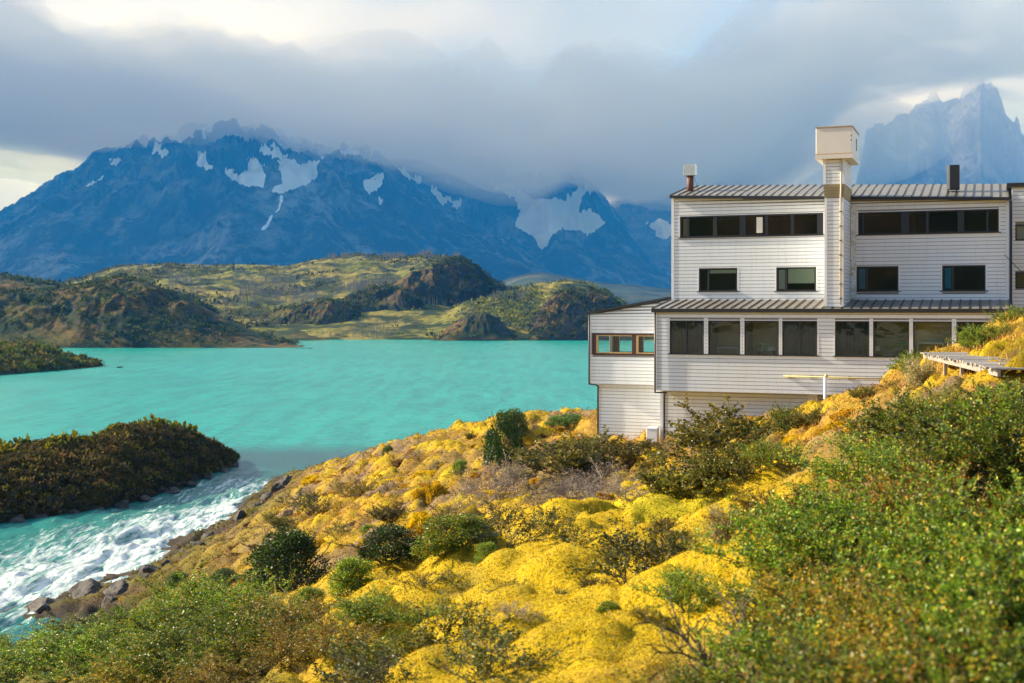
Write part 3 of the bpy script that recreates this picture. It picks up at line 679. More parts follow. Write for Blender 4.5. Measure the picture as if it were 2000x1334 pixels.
# curtains in the dark windows
for a, b in (LW[0], LW[3], LW[4], LW[7]):
    V = []; F = []; n = 60
    for i in range(n+1):
        u = a+(b-a)*i/n
        V += [(u, 0.30+0.035*math.sin(i*1.3)+0.02*math.sin(i*.7), 14.3), (u, 0.30+0.035*math.sin(i*1.3), 16.44)]
    F = [(2*i, 2*i+2, 2*i+3, 2*i+1) for i in range(n)]
    o = poly_obj('curtain', V, F, M_dark, hotel); md = o.modifiers.new('thick', 'SOLIDIFY'); md.thickness = 0.01
# things inside, seen through the glass
def inside(name, label, cat, parts_, loc):
    r = empty(name, tuple(Vector((BO[0], BO[1], 0))+Matrix.Rotation(ROT, 3, 'Z') @ Vector(loc)), ROT); tag(r, label, cat)
    for nm, L, m in parts_: boxes_obj(nm, L, m, r, 0.01)
    return r
def rel(bl_): 
    L = []
    for b in bl_: bxs(L, *b)
    return L
inside('serving_table', 'pale serving table with dishes behind the second lower window', 'table',
       [('table_top', rel([(0, 1.1, 0, .6, .92, .97)]), M_pale), ('leg', rel([(0, .05, 0, .05, 0, .92)]), M_pale), ('leg', rel([(1.05, 1.1, 0, .05, 0, .92)]), M_pale),
        ('leg', rel([(0, .05, .55, .6, 0, .92)]), M_pale), ('leg', rel([(1.05, 1.1, .55, .6, 0, .92)]), M_pale), ('shelf', rel([(.05, 1.05, .05, .55, .5, .54)]), M_pale)], (3.1, 0.9, 13.95))
L0 = rel([(0, .9, 0, .5, .70, .74), (0.04, .1, .04, .1, 0, .7), (.8, .86, .04, .1, 0, .7), (.04, .1, .4, .46, 0, .7), (.8, .86, .4, .46, 0, .7)])
inside('desk', 'small dark desk under the green lamp in the third lower window', 'desk', [('desk_top', L0[:1], M_dark), *[('leg', [q], M_dark) for q in L0[1:]]], (5.2, 0.8, 14.0))
inside('desk_lamp', 'green shaded desk lamp behind the third lower window', 'lamp', [('lamp_base', rel([(-.07, .07, -.07, .07, 0, .03)]), M_pale), ('lamp_stem', rel([(-.015, .015, -.015, .015, .03, .28)]), M_pale), ('lamp_shade', rel([(-.14, .14, -.11, .11, .28, .40)]), M_green)], (5.42, 1.0, 14.745))
inside('paper_tray', 'white paper tray beside the green desk lamp', 'tray', [('tray', rel([(0, .3, 0, .3, 0, .05), (0, .3, .27, .3, .05, .2)]), M_pale)], (5.7, 0.9, 14.745))
inside('table_lamp', 'small white table lamp behind the sixth lower window', 'lamp', [('lamp_base', rel([(-.08, .08, -.08, .08, 0, .22)]), M_dark), ('lamp_shade', rel([(-.1, .1, -.1, .1, .22, .48)]), M_pale)], (11.15, 0.75, 14.61))
inside('side_table', 'low table with white plates behind the sixth lower window', 'table', [('table_top', rel([(0, 1.3, 0, .5, .58, .61)]), M_dark), ('leg', rel([(0, .05, 0, .05, 0, .58)]), M_dark), ('leg', rel([(1.25, 1.3, 0, .05, 0, .58)]), M_dark)], (11.05, 0.6, 14.0))
for i in range(3):
    pl_ = inside('plate', 'white plate in the row on the low table, behind the sixth lower window', 'plate', [('plate_rim', rel([(-.1, .1, -.1, .1, 0, .03)]), M_pale)], (11.5+0.25*i, .8, 14.615)); pl_['group'] = 'plates on the low table'
inside('table_parasol', 'small green table parasol seen in the sixth lower window', 'parasol', [('parasol_canopy', rel([(-.3, .3, -.25, .25, .75, .80), (-.16, .16, -.13, .13, .80, .86)]), M_green), ('pole', rel([(-.015, .015, -.015, .015, 0, .75)]), M_pale)], (12.3, 1.3, 14.4))
inside('white_framed_hatch', 'white framed hatch standing in the seventh lower window', 'hatch', [('frame', rel([(0, 1.25, 0, .08, .75, .83), (0, .07, 0, .08, 0, .75), (1.18, 1.25, 0, .08, 0, .75)]), M_trim), ('panel', rel([(.07, 1.18, .03, .05, 0, .75)]), M_brn)], (12.98, 0.9, 14.45))
# lean-to roof
def roof_obj(name, corners_front, corners_back, spacing, parent, seam_h=0.05, m=M_roof, overs=0.0, w_fascia=0.2):
    (u0, v0, w0a), (u1, _, w0b) = corners_front; (_, v1, w1a), (_, _, w1b) = corners_back
    t = 0.06
    o = boxes_obj(name, [[(u0, v0, w0a-t), (u1, v0, w0b-t), (u0, v1, w1a-t), (u1, v1, w1b-t), (u0, v0, w0a), (u1, v0, w0b), (u0, v1, w1a), (u1, v1, w1b)]], m, parent)
    L = []; n = int((u1-u0)/spacing); h = seam_h
    for i in range(n+1):
        u = u0+0.03+i*(u1-u0-.06)/n; f = (u-u0)/(u1-u0); a = w0a+(w0b-w0a)*f; b = w1a+(w1b-w1a)*f
        L.append([(u-.02, v0+.005, a-.01), (u+.02, v0+.005, a-.01), (u-.02, v1, b-.01), (u+.02, v1, b-.01), (u-.02, v0+.005, a+h), (u+.02, v0+.005, a+h), (u-.02, v1, b+h), (u+.02, v1, b+h)])
    boxes_obj('seam', L, M_seam, o)
    e = w_fascia
    boxes_obj('fascia', [[(u0-.02, v0-.03, w0a-e), (u1+.02, v0-.03, w0b-e), (u0-.02, v0+.02, w0a-e), (u1+.02, v0+.02, w0b-e), (u0-.02, v0-.03, w0a-.005), (u1+.02, v0-.03, w0b-.005), (u0-.02, v0+.02, w0a-.005), (u1+.02, v0+.02, w0b-.005)],
        [(u0-.02, v0+.021, w0a-e), (u0+.03, v0+.021, w0a-e), (u0-.02, v1, w1a-e), (u0+.03, v1, w1a-e), (u0-.02, v0+.021, w0a+.02), (u0+.03, v0+.021, w0a+.02), (u0-.02, v1, w1a+.02), (u0+.03, v1, w1a+.02)],
        [(u1-.03, v0+.021, w0b-e), (u1+.02, v0+.021, w0b-e), (u1-.03, v1, w1b-e), (u1+.02, v1, w1b-e), (u1-.03, v0+.021, w0b+.02), (u1+.02, v0+.021, w0b+.02), (u1-.03, v1, w1b+.02), (u1+.02, v1, w1b+.02)]], M_fascia, o)
    return o
r1 = roof_obj('lean_to_roof', ((-0.1, -0.14, 16.93), (17.25, 0, 16.93)), ((0, 3.70, 17.40), (0, 0, 17.36)), 0.45, hotel); r1['label'] = 'low dark metal roof over the lower storey'
# basement, set back under the lower storey
bw = wall(hotel, 0.02, 17.0, 7.6, 12.655, 1.2, name='basement_wall')
wall(hotel, 1.36, Dv, 7.6, 12.65, 0.02, axis='v', name='side_wall')
L = []; bxs(L, 7.72, 8.22, 0.95, 1.17, 8.6, 12.65); tag(boxes_obj('column', L, M_trim, hotel, 0.01), 'plain white column under the lower storey')
L = []; bxs(L, 5.85, 5.90, 1.165, 1.175, 9.0, 12.65); boxes_obj('joint_strip', L, M_trim, hotel)
# upper two storeys
def topw(u): return 22.98-0.62*u/17.2
band = [(0.47, 8.15, 20.80, 21.97), (9.92, 16.73, 20.75, 21.93)]
mids = [(1.52, 3.62, 17.86, 19.12), (5.70, 7.78, 17.85, 19.12), (9.84, 11.93, 17.83, 19.12), (14.05, 16.11, 17.82, 19.12)]
up = wall(hotel, 0, 17.2, 17.30, 23.0, 3.7, band+mids, top=topw, name='upper_wall')
wall(hotel, 3.86, Dv, 16.9, 22.8, 0, axis='v', name='side_wall'); wall(hotel, 3.86, Dv, 16.9, 22.3, 17.2, axis='v', name='side_wall', face=1)
window(hotel, *band[0], 3.73, [(0.81, 0.98), (2.31, 2.51), (3.74, 4.06), (5.10, 5.26), (6.46, 6.62), (7.83, 8.10)], 0.08, label='long dark ribbon window left of the chimney').children
window(hotel, *band[1], 3.73, [(10.10, 10.2), (12.06, 12.45), (13.26, 13.41), (14.78, 15.1), (16.14, 16.25)], 0.08, label='long dark ribbon window right of the chimney')
L = []; bxs(L, 0.10, 0.2, 0, .02, 0, .9)
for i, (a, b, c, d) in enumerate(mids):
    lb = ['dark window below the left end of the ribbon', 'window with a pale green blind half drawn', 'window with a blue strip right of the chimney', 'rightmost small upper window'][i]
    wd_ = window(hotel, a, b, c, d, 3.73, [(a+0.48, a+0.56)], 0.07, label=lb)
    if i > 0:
        q = []; bxs(q, a+.12, a+.44, 3.775, 3.80, c+.12, d-.12); boxes_obj('side_panel', q, M_blueview if i > 1 else M_pale, wd_)  # blue panels stand in for the view in the panes
    q = []
    if i == 1: bxs(q, a+.60, b-.08, 3.80, 3.81, c+.42, d-.07)
    elif i == 0: bxs(q, a+.58, b-.08, 3.80, 3.81, d-.28, d-.09)
    if q: boxes_obj('blind', q, M_blind, wd_)
q = []; bxs(q, 4.66, 4.98, 3.64, 3.66, 20.98, 21.82); sash = boxes_obj('tilted_sash', q, M_pale, hotel); sash['label'] = 'small pale sash standing open in the left ribbon window'
q = []; bxs(q, .62, .80, 3.83, 3.86, 20.9, 21.85); boxes_obj('side_panel', q, M_wood, hotel)
L = []; bxs(L, 0.2, 17, 7.0, 7.1, 17.3, 22.0); bxs(L, .2, 17, 3.9, 7, 20.0, 20.1); bxs(L, .2, 17, 3.9, 7, 17.32, 17.4); bxs(L, .2, 17, 3.9, 7, 22.02, 22.08)
for a in (4.4, 8.8, 12.6): bxs(L, a, a+.1, 3.95, 7, 17.4, 22.0)
boxes_obj('room_partition', L, M_dark, hotel)
r2 = roof_obj('roof', ((-0.02, 3.42, 23.13), (17.22, 0, 22.47)), ((0, 8.4, 24.12), (0, 0, 23.60)), 0.42, hotel, w_fascia=.16); r2['label'] = 'dark standing seam metal roof above the ribbon windows'
r2b = roof_obj('roof', ((-0.02, 8.41, 24.12), (17.22, 0, 23.60)), ((0, 12.6, 22.9), (0, 0, 22.4)), 0.42, hotel, w_fascia=.1); r2b['label'] = 'back slope of the metal roof'
L = []; bxs(L, 0.1, 17.1, 11.8, 12.0, 16.8, 22.4); boxes_obj('back_wall', L, M_trim, hotel)
# gable infill above the side walls
for u_, w_ in ((0.02, 23.0), (17.05, 22.35)):
    boxes_obj('gable', [[(u_, 3.9, w_-.6), (u_+.13, 3.9, w_-.6), (u_, 8.4, w_-.6), (u_+.13, 8.4, w_-.6), (u_, 3.9, w_), (u_+.13, 3.9, w_), (u_, 8.4, w_+.95), (u_+.13, 8.4, w_+.95)],
        [(u_, 8.4, w_-.6), (u_+.13, 8.4, w_-.6), (u_, 12, w_-.6), (u_+.13, 12, w_-.6), (u_, 8.4, w_+.95), (u_+.13, 8.4, w_+.95), (u_, 12, w_-.1), (u_+.13, 12, w_-.1)]], M_trim, hotel)
# chimney tower with a water tank box on top
M_tan = simple('stained_tan_boards', (0.36, 0.29, 0.15), 0.7, 0.15, 3)
M_cream = simple('cream_painted_tank', (0.76, 0.70, 0.63), 0.5, 0.10, 0.9)
M_tanp = simple('pale_stained_conduit', (0.62, 0.56, 0.46), 0.7, 0.3, 6); M_rust = simple('rusty_edge', (0.48, 0.30, 0.13), 0.8, 0.45, 7)
ch = empty('chimney_tower', (0, 0, 0)); ch.parent = hotel; ch['label'] = 'boarded chimney tower rising through both roofs'
def tower(u0, u1, v0, v1, w0, w1, m, nm):
    L = []; K = []; n = int(round((w1-w0)/PITCH)); bxs(K, u0+.03, u1-.03, v0+.03, v1-.03, w0, w1)
    for i in range(n):
        z = w0+i*(w1-w0)/n; z1 = z+(w1-w0)/n-.026
        bxs(L, u0, u1, v0, v0+.029, z, z1); bxs(L, u0, u0+.029, v0+.03, v1, z, z1); bxs(L, u1-.029, u1, v0+.03, v1, z, z1)
    o = boxes_obj(nm, L, m, ch); boxes_obj('core', K, M_gapshade, o); T = []
    for q_ in ((u0-.012, u0+.118, v0-.022, v0-.001), (u1-.12, u1+.01, v0-.022, v0-.001), (u1+.001, u1+.02, v0, v0+.12)):
        T = []; bxs(T, *q_, w0, w1); boxes_obj('corner_trim', T, M_trim, o)
tower(8.64, 9.54, 0.36, 3.69, 17.03, 22.45, M_board, 'shaft')
tower(8.58, 9.60, 0.30, 3.72, 23.12, 24.36, M_board, 'upper_shaft')
boxes_obj('tan_collar', [[(8.63, .345, 22.45), (9.56, .345, 22.45), (8.63, 3.70, 22.45), (9.56, 3.70, 22.45), (8.565, .285, 23.12), (9.62, .285, 23.12), (8.565, 3.73, 23.12), (9.62, 3.73, 23.12)]], M_tan, ch)
L = []
for i in range(4): bxs(L, 8.60-.004*i*0, 9.58, .27+.012*(3-i)-.0, .30+.012*(3-i)+.02, 22.47+i*.16, 22.49+i*.16)
boxes_obj('lap_edge', L, M_gapshade, ch)
tube_obj('conduit', [(9.42, .26, 17.1), (9.42, .26, 22.4), (9.45, .22, 23.1), (9.43, .24, 24.3)], 0.04, M_tanp, ch, 8)
L = []
zz = 17.4
while zz < 22.2: bxs(L, 9.37, 9.475, .20, .335, zz, zz+.05); zz += 0.72
boxes_obj('bracket', L, M_seam, ch)
tk = []; bxs(tk, 8.25, 9.99, 0.02, 3.35, 24.60, 25.90); tank = boxes_obj('tank_box', tk, M_cream, ch, 0.02); tank['label'] = 'cream metal tank box with rusty edges'
L = []; bxs(L, 8.22, 10.02, -.01, 3.38, 24.36, 24.57); boxes_obj('tank_base', L, M_cream, tank)
L = []; bxs(L, 8.23, 10.01, 0, 3.37, 24.572, 24.598); bxs(L, 8.22, 10.02, -.01, 3.38, 25.902, 25.95); boxes_obj('rusty_edge', L, M_rust, tank)
for q_ in ((9.985, 10.0, 1.9, 2.35, 24.95, 25.55), (9.93, 9.975, .005, .03, 25.42, 25.50), (9.93, 9.975, .005, .03, 25.2, 25.27)):
    L = []; bxs(L, *q_); boxes_obj('vent_slot', L, M_fascia, tank)
# weathered strip where the shaft meets the wall on its right
def b_peel(k):
    p = objco(k); n = k.noise(p, 3.2, 6, 0.7).outputs['Fac']
    return principled(k, k.ramp(n, [(0.38, (0.52, 0.44, 0.26)), (0.46, (0.60, 0.60, 0.60)), (0.55, (0.78, 0.78, 0.76)), (0.64, (0.40, 0.30, 0.13))]), 0.8, n, .4, .02).outputs[0]
M_peel = mat('peeling_flashing', b_peel)
L = []; bxs(L, 9.56, 9.80, 3.60, 3.672, 17.42, 22.3); boxes_obj('peeling_strip', L, M_peel, ch)
# flues on the roof: parts of the building
M_steel = simple('galvanised_cowl', (0.62, 0.62, 0.58), 0.35, 0.3, 6, 0.6); M_rustp = simple('rusty_flue', (0.13, 0.05, 0.025), 0.7, 0.3, 5)
fl_ = tube_obj('flue_pipe', [(0.62, 5.5, 23.3), (0.62, 5.5, 24.5)], 0.19, M_rustp, hotel, 18); fl_['label'] = 'rusty flue with a square galvanised cowl at the left end of the roof'
L = []
for i in range(3):
    bxs(L, .32+.2*i+.003, .32+.2*i+.197, 5.22, 5.25, 24.4, 25.0); bxs(L, .32+.2*i, .32+.2*i+.2, 5.75, 5.78, 24.4, 25.0)
bxs(L, .30, .33, 5.22, 5.78, 24.38, 25.02); bxs(L, .92, .95, 5.22, 5.78, 24.38, 25.02); bxs(L, .3, .95, 5.2, 5.8, 24.38, 24.42)
boxes_obj('cowl', L, M_steel, fl_, .008)
tube_obj('stay_wire', [(.85, 5.4, 24.3), (1.2, 5.2, 23.45)], 0.015, M_pipe, fl_, 5)
L = []; bxs(L, 14.36, 14.85, 5.0, 5.6, 23.1, 24.36); vb = boxes_obj('vent_box', L, M_fascia, hotel, .02); vb['label'] = 'black square vent box on the right part of the roof'
L = []; bxs(L, 14.22, 14.34, 5.05, 5.55, 23.1, 24.36); boxes_obj('vent_side', L, M_steel, vb)
# downpipes
tube_obj('downpipe', [(0.06, -.09, 16.72), (0.06, -.09, 12.56), (0.42, .9, 12.50), (0.26, 1.08, 12.40), (.26, 1.08, 9.2)], 0.045, M_pipe, hotel, 8)
tube_obj('downpipe', [(17.28, 3.5, 22.3), (17.28, 3.5, 17.3), (17.28, -.1, 17.0), (17.28, -.1, 16.4)], 0.07, M_pipe, hotel, 8)
# left wing, set back
wv = 3.95
wing_top = lambda u: 16.57+(u+4.78)*0.178
wing = empty('side_wing', (0, 0, 0)); wing.parent = hotel; wing['label'] = 'lower white wing with a sloping roof at the lake end'
wall(wing, -4.78, -0.02, 12.70, 17.45, wv, [(-4.62, -0.3, 14.34, 15.50)], top=wing_top, name='wall', trim=0.06)
wall(wing, wv+.17, 8.2, 12.70, 16.5, -4.78, [(wv+.6, 7.7, 14.34, 15.50)], axis='v', name='side_wall', trim=.06)
def wing_window(v, m1, m2, sides=True):
    L = []; u0, u1, w0, w1 = -4.66, -0.3, 14.32, 15.52
    bxs(L, u0, u1, v-.05, v+.1, w0, w0+.09); bxs(L, u0, u1, v-.05, v+.1, w1-.09, w1); 
    for a, b in ((u0, u0+.24), (-2.32, -2.08), (u1-.1, u1)): bxs(L, a, b, v-.045, v+.1, w0+.09, w1-.09)
    return L
ww = boxes_obj('wing_window', wing_window(wv, 0, 0), M_brown, hotel, .006); ww.name = 'window'; ww['label'] = 'brown framed wing window one can see the lake through'
L = []
for a, b in ((-4.42, -2.32), (-2.08, -.4)):
    bxs(L, a, a+.12, wv-.02, wv+.08, 14.41, 15.43); bxs(L, a+.12, b, wv-.02, wv+.08, 14.41, 14.47); bxs(L, a+.12, b, wv-.02, wv+.08, 15.38, 15.43)
boxes_obj('inner_frame', L, M_wood, ww)
G = []; bxs(G, -4.42, -2.32, wv+.02, wv+.026, 14.4, 15.43); bxs(G, -2.08, -.4, wv+.02, wv+.026, 14.4, 15.43); boxes_obj('pane', G, M_glass, ww)
L = []; u0, u1 = -4.78, -0.02
bxs(L, u0, u1, 8.05, 8.2, 12.70, 14.36); bxs(L, u0, u1, 8.05, 8.2, 15.48, 16.5); bxs(L, u0, u0+.5, 8.05, 8.2, 14.36, 15.48); bxs(L, -3.1, -2.8, 8.05, 8.2, 14.36, 15.48); bxs(L, -.8, u1, 8.05, 8.2, 14.36, 15.48)
boxes_obj('far_wall', L, M_brown, wing)
L = []; bxs(L, u0+.16, u1, wv+.17, 8.04, 12.70, 12.80); boxes_obj('floor_slab', L, M_wood, wing)
L = []
bxs(L, -.1, -.03, wv+.17, 8.04, 12.8, 16.5); boxes_obj('inner_wall', L, M_wood, wing)
boxes_obj('wing_roof', [[(-4.9, wv-.15, 16.60), (-.06, wv-.15, 17.46), (-4.9, 8.3, 16.60), (-.06, 8.3, 17.46), (-4.9, wv-.15, 16.73), (-.06, wv-.15, 17.59), (-4.9, 8.3, 16.73), (-.06, 8.3, 17.59)]], M_fascia, hotel)
wall(hotel, -4.48, -0.0, 7.5, 12.69, wv+.55, name='basement_wall', trim=.06)
wall(hotel, wv+.72, 8.1, 7.5, 12.69, -4.48, axis='v', name='side_wall', trim=.06)
L = []; bxs(L, -4.77, -.02, wv+.02, wv+.54, 12.66, 12.695); boxes_obj('soffit', L, M_trim, hotel)
tube_obj('downpipe', [(-4.82, wv-.06, 16.6), (-4.82, wv-.06, 12.66), (-4.52, wv+.3, 12.6), (-4.46, wv+.48, 12.5), (-4.46, wv+.48, 9.6)], 0.05, M_pipe, hotel, 8)

# rear block at the right edge
rb = empty('rear_block', (BO[0], BO[1], 0), ROT); tag(rb, 'white boarded block cut by the right edge of the photo', 'building')
wall(rb, 17.34, 27, 12, 23.05, 4.4, [(17.5, 19.6, 20.35, 21.15), (17.5, 19.6, 17.95, 18.75), (21, 24, 20.35, 21.15)], trim=.05)
for (a, b, c, d), lb, cm_ in (((17.5, 19.6, 20.35, 21.15), 'pale curtained window of the right block', M_pale), ((17.5, 19.6, 17.95, 18.75), 'lower window reflecting the yellow bushes', M_brn), ((21, 24, 20.35, 21.15), 'outer window', M_pale)):
    wd_ = window(rb, a, b, c, d, 4.43, (), .06, rim=False, label=lb); q = []; bxs(q, a+.06, b-.06, 4.55, 4.58, c+.06, d-.06); boxes_obj('curtain', q, cm_, wd_)
wall(rb, 4.56, 14, 12, 23.05, 17.34, axis='v', name='side_wall', corner=False)
L = []; bxs(L, 17.1, 27.2, 4.2, 14.2, 23.06, 23.24); boxes_obj('roof', L, M_fascia, rb); L = []; bxs(L, 17.5, 27, 13.8, 14, 12, 23.05); boxes_obj('back_wall', L, M_trim, rb)
def to_world(u, v, w): q = BO+BU*u+BV*v; return (q[0], q[1], w)
cb = [to_world(17.0+0.25*i, 3.4+0.03*i, 17.55+0.008*(i-16)**2-1.2*(i/32.0)) for i in range(33)]
tag(tube_obj('cable', cb, 0.018, M_pipe, None, 6), 'thin dark cable sagging across the right block', 'cable')

# pipes and a post on the lower front
M_ypipe = simple('yellow_gas_pipe', (0.50, 0.40, 0.17), 0.6, 0.3, 3)
gp = empty('gas_pipe', (BO[0], BO[1], 0), ROT); tag(gp, 'yellow gas pipe running along the lower boards of the hotel', 'pipe')
tube_obj('pipe_run', [(6.66, -.08, 13.55), (13.5, -.08, 13.50)], 0.035, M_ypipe, gp, 8)
L = []
for a in (6.9, 8.0, 9.8, 11.5): bxs(L, a, a+.04, -.045, -.003, 13.42, 13.64)
boxes_obj('clamp', L, M_steel, gp)
vp = empty('vent_pipe', to_world(8.76, -.5, 9.5), ROT); tag(vp, 'white upright pipe with a tee standing before the hotel wall', 'pipe')
tube_obj('pipe', [(0, 0, 0), (0, 0, 4.1)], 0.075, M_trim, vp, 12); tube_obj('collar', [(-.14, 0, 2.55), (.14, 0, 2.55)], 0.05, M_trim, vp, 8); tube_obj('elbow', [(0, 0, 4.1), (.12, 0, 4.16)], 0.085, M_ypipe, vp, 10)
wbx = empty('meter_box', to_world(-.25, 1.15, 9.3), ROT); tag(wbx, 'plain white metal box at the corner of the hotel base', 'box')
L = []; bxs(L, -.35, .22, -.5, 0.0, 0.2, 1.28); boxes_obj('cabinet', L, M_trim, wbx, .02)
boxes_obj('lid', [[(-.37, -.52, 1.28), (.24, -.52, 1.28), (-.37, .0, 1.28), (.24, .0, 1.28), (-.33, -.5, 1.34), (.22, -.5, 1.34), (-.33, 0, 1.36), (.22, 0, 1.36)]], M_trim, wbx)

# ------------------------------------------------------------------ boardwalk
def b_wood(k):
    p = objco(k); n = k.noise(k.n('ShaderNodeMapping', {0: p, 'Scale': (1, 9, 9)}).outputs[0], 1.6, 7, 0.65).outputs['Fac']
    r = k.noise(p, 1.3, 2).outputs['Fac']
    c = k.mix(n, (0.13, 0.115, 0.105), (0.44, 0.405, 0.37)); c = k.mix(k.ramp(r, [(.4, (0, 0, 0)), (.65, (.5, .5, .5))]), c, (0.30, 0.25, 0.21))
    return principled(k, c, 0.8, n, 0.5, 0.01).outputs[0]
M_deck = mat('grey_weathered_planks', b_wood)
def deck(label, p0, p1, width, z, pn=0.15, posts=(), beam=0.16):
    p0 = Vector(p0); p1 = Vector(p1); d = (p1-p0); ln = d.length; a = math.atan2(d.y, d.x)
    r = empty('boardwalk', (p0.x, p0.y, z), a); tag(r, label, 'boardwalk')
    L = []; x = 0; rr_ = random.Random(3)
    while x < ln-pn:
        e = rr_.uniform(-.05, .09); t = rr_.uniform(-.008, .008)
        L.append([(x+.008, -e, -.04+t), (x+pn-.014, -e, -.04+t), (x+.008, -width-e*.5, -.04), (x+pn-.014, -width-e*.5, -.04), (x+.008, -e, t), (x+pn-.014, -e, t), (x+.008, -width-e*.5, 0), (x+pn-.014, -width-e*.5, 0)]); x += pn
    boxes_obj('planks', L, M_deck, r)
    for y in (-.16, -width+.1):
        L = []; bxs(L, 0, ln, y-.04, y+.04, -.04-beam, -.045); boxes_obj('beam', L, M_deck, r, .005)
    for q in posts:
        L = []; bxs(L, q, q+.1, -.22, -.12, -1.6, -.05); boxes_obj('post', L, M_deck, r, .005)
    return r
deck('grey plank boardwalk leading to the hotel, upper flight', (11.35, 29.0), (13.15, 39.6), 2.6, 15.56, posts=(2.2, 4.5, 7.0))
deck('grey plank boardwalk, lower flight beside the bushes', (9.9, 23.6), (11.75, 30.4), 1.4, 15.17, posts=(1.5, 4.0, 6.2))

# ------------------------------------------------------------------ vegetation and rocks
def b_leaf(trans=0.35, spec=0.35, rough=0.45):
    def b(k):
        t = attr(k, 'tint', 'Color'); oi = k.n('ShaderNodeObjectInfo').outputs['Random']
        hs = k.n('ShaderNodeHueSaturation', {'Color': t, 'Hue': k.m('ADD', 0.485, k.m('MULTIPLY', oi, 0.03)), 'Value': k.m('ADD', 0.65, k.m('MULTIPLY', oi, 0.75))}).outputs[0]
        p = principled(k, hs, rough, Specular_IOR_Level=spec)
        tr = k.n('ShaderNodeBsdfTranslucent', {'Color': k.n('ShaderNodeVectorMath', {0: hs, 'Scale': 1.15}, operation='SCALE').outputs[0]})
        return k.n('ShaderNodeMixShader', {0: trans, 1: p.outputs[0], 2: tr.outputs[0]}).outputs[0]
    return b
M_leaf = mat('foliage', b_leaf()); M_tuft = mat('cushion_foliage', b_leaf(0.3, 0.05, 0.85))
M_twig = simple('grey_brown_bark', (0.085, 0.062, 0.048), 0.9, 0.3, 9)
M_twigp = simple('pale_dead_wood', (0.30, 0.26, 0.22), 0.9, 0.25, 5)
def b_stone(k):
    p = objco(k); n = k.noise(p, 1.6, 8, 0.7).outputs['Fac']
    return principled(k, k.ramp(n, [(0.35, (0.018, 0.014, 0.012)), (0.6, (0.065, 0.05, 0.042)), (0.75, (0.11, 0.085, 0.06))]), 0.75, n, 1.0, 0.15).outputs[0]
M_stone = mat('dark_shore_rock', b_stone)
rs = np.random.default_rng(11)

def leaves(P, D, size, col, jit=0.5, folded=False):
    """one leaf (a pair of triangles as a quad) at each point P pointing along D"""
    n = len(P); size = np.broadcast_to(size, (n,)).astype(float)*(0.65+0.7*rs.random(n))
    D = D+rs.normal(0, jit, (n, 3)); D /= np.linalg.norm(D, axis=1)[:, None]+1e-9
    A = np.cross(D, rs.normal(0, 1, (n, 3))); A /= np.linalg.norm(A, axis=1)[:, None]+1e-9
    s = size[:, None]; q = np.stack([P, P+D*s*0.5+A*s*0.30, P+D*s, P+D*s*0.5-A*s*0.30], 1)
    V = q.reshape(-1, 3); F = np.arange(4*n).reshape(-1, 4); C = np.repeat(col, 4, axis=0)
    return V, F, C
def merge(parts_):
    V = []; F = []; Cc = []; b = 0
    for v, f, c in parts_: V.append(v); F.append(f+b); Cc.append(c); b += len(v)
    return np.concatenate(V), np.concatenate(F), np.concatenate(Cc)
def pal(n, cols, wts, v=0.25):
    c = np.array(cols)[rs.choice(len(cols), n, p=np.array(wts)/sum(wts))]
    return c*(1+rs.normal(0, v, (n, 1))).clip(0.35, 1.9)
GREEN = ([(0.055, 0.105, 0.008), (0.11, 0.17, 0.012), (0.03, 0.055, 0.006), (0.19, 0.22, 0.02)], [4, 3, 3, 1])
DGREEN = ([(0.028, 0.070, 0.006), (0.055, 0.115, 0.010), (0.016, 0.035, 0.004), (0.10, 0.16, 0.015)], [4, 3, 3, .8])
OLIVE = ([(0.13, 0.11, 0.010), (0.19, 0.15, 0.012), (0.06, 0.06, 0.008), (0.22, 0.12, 0.012), (0.09, 0.10, 0.01)], [4, 3, 3, 1, 3])
LEAFY = ([(0.10, 0.185, 0.009), (0.19, 0.27, 0.014), (0.05, 0.085, 0.007), (0.36, 0.19, 0.015), (0.32, 0.30, 0.02)], [5, 4, 3, 1.1, 2])
AUTUMN = ([(0.19, 0.16, 0.012), (0.34, 0.22, 0.012), (0.10, 0.11, 0.01), (0.40, 0.17, 0.015), (0.24, 0.23, 0.015)], [4, 3, 3, 1.5, 2.5])
GREYP = ([(0.20, 0.15, 0.11), (0.27, 0.21, 0.16), (0.12, 0.085, 0.06)], [3, 2, 3])
PALE = ([(0.36, 0.31, 0.14), (0.27, 0.26, 0.08), (0.45, 0.34, 0.16), (0.17, 0.14, 0.06)], [3, 3, 2, 2])
def dense_crown(name, pal_, nl=9000, size=0.030, lobes=46, hgt=1.0, base=0.06):
    """closed bush of unit width: lobes of leaves round a core, with gaps"""
    th = rs.random(lobes)*2*math.pi; ph = np.arccos(1-rs.random(lobes)*1.05); r0 = 0.33+0.06*rs.random(lobes)
    cen = np.stack([np.sin(ph)*np.cos(th)*r0, np.sin(ph)*np.sin(th)*r0, np.abs(np.cos(ph))*0.62+0.22], 1)
    rad = 0.10+0.07*rs.random(lobes)
    i = rs.integers(0, lobes, nl); d = rs.normal(0, 1, (nl, 3)); d /= np.linalg.norm(d, axis=1)[:, None]; d[:, 2] = d[:, 2]*0.9+0.12
    rr_ = rad[i]*(0.55+0.5*rs.random(nl)); P = cen[i]+d*rr_[:, None]; P[:, 2] = np.maximum(P[:, 2], 0.01)*hgt
    tone = 0.8+0.4*rs.random(lobes)
    c = pal(nl, *pal_)*tone[i][:, None]
    V, F, Cc = leaves(P, d, size, c, 0.7)
    return np_mesh(name, V, F, Cc)
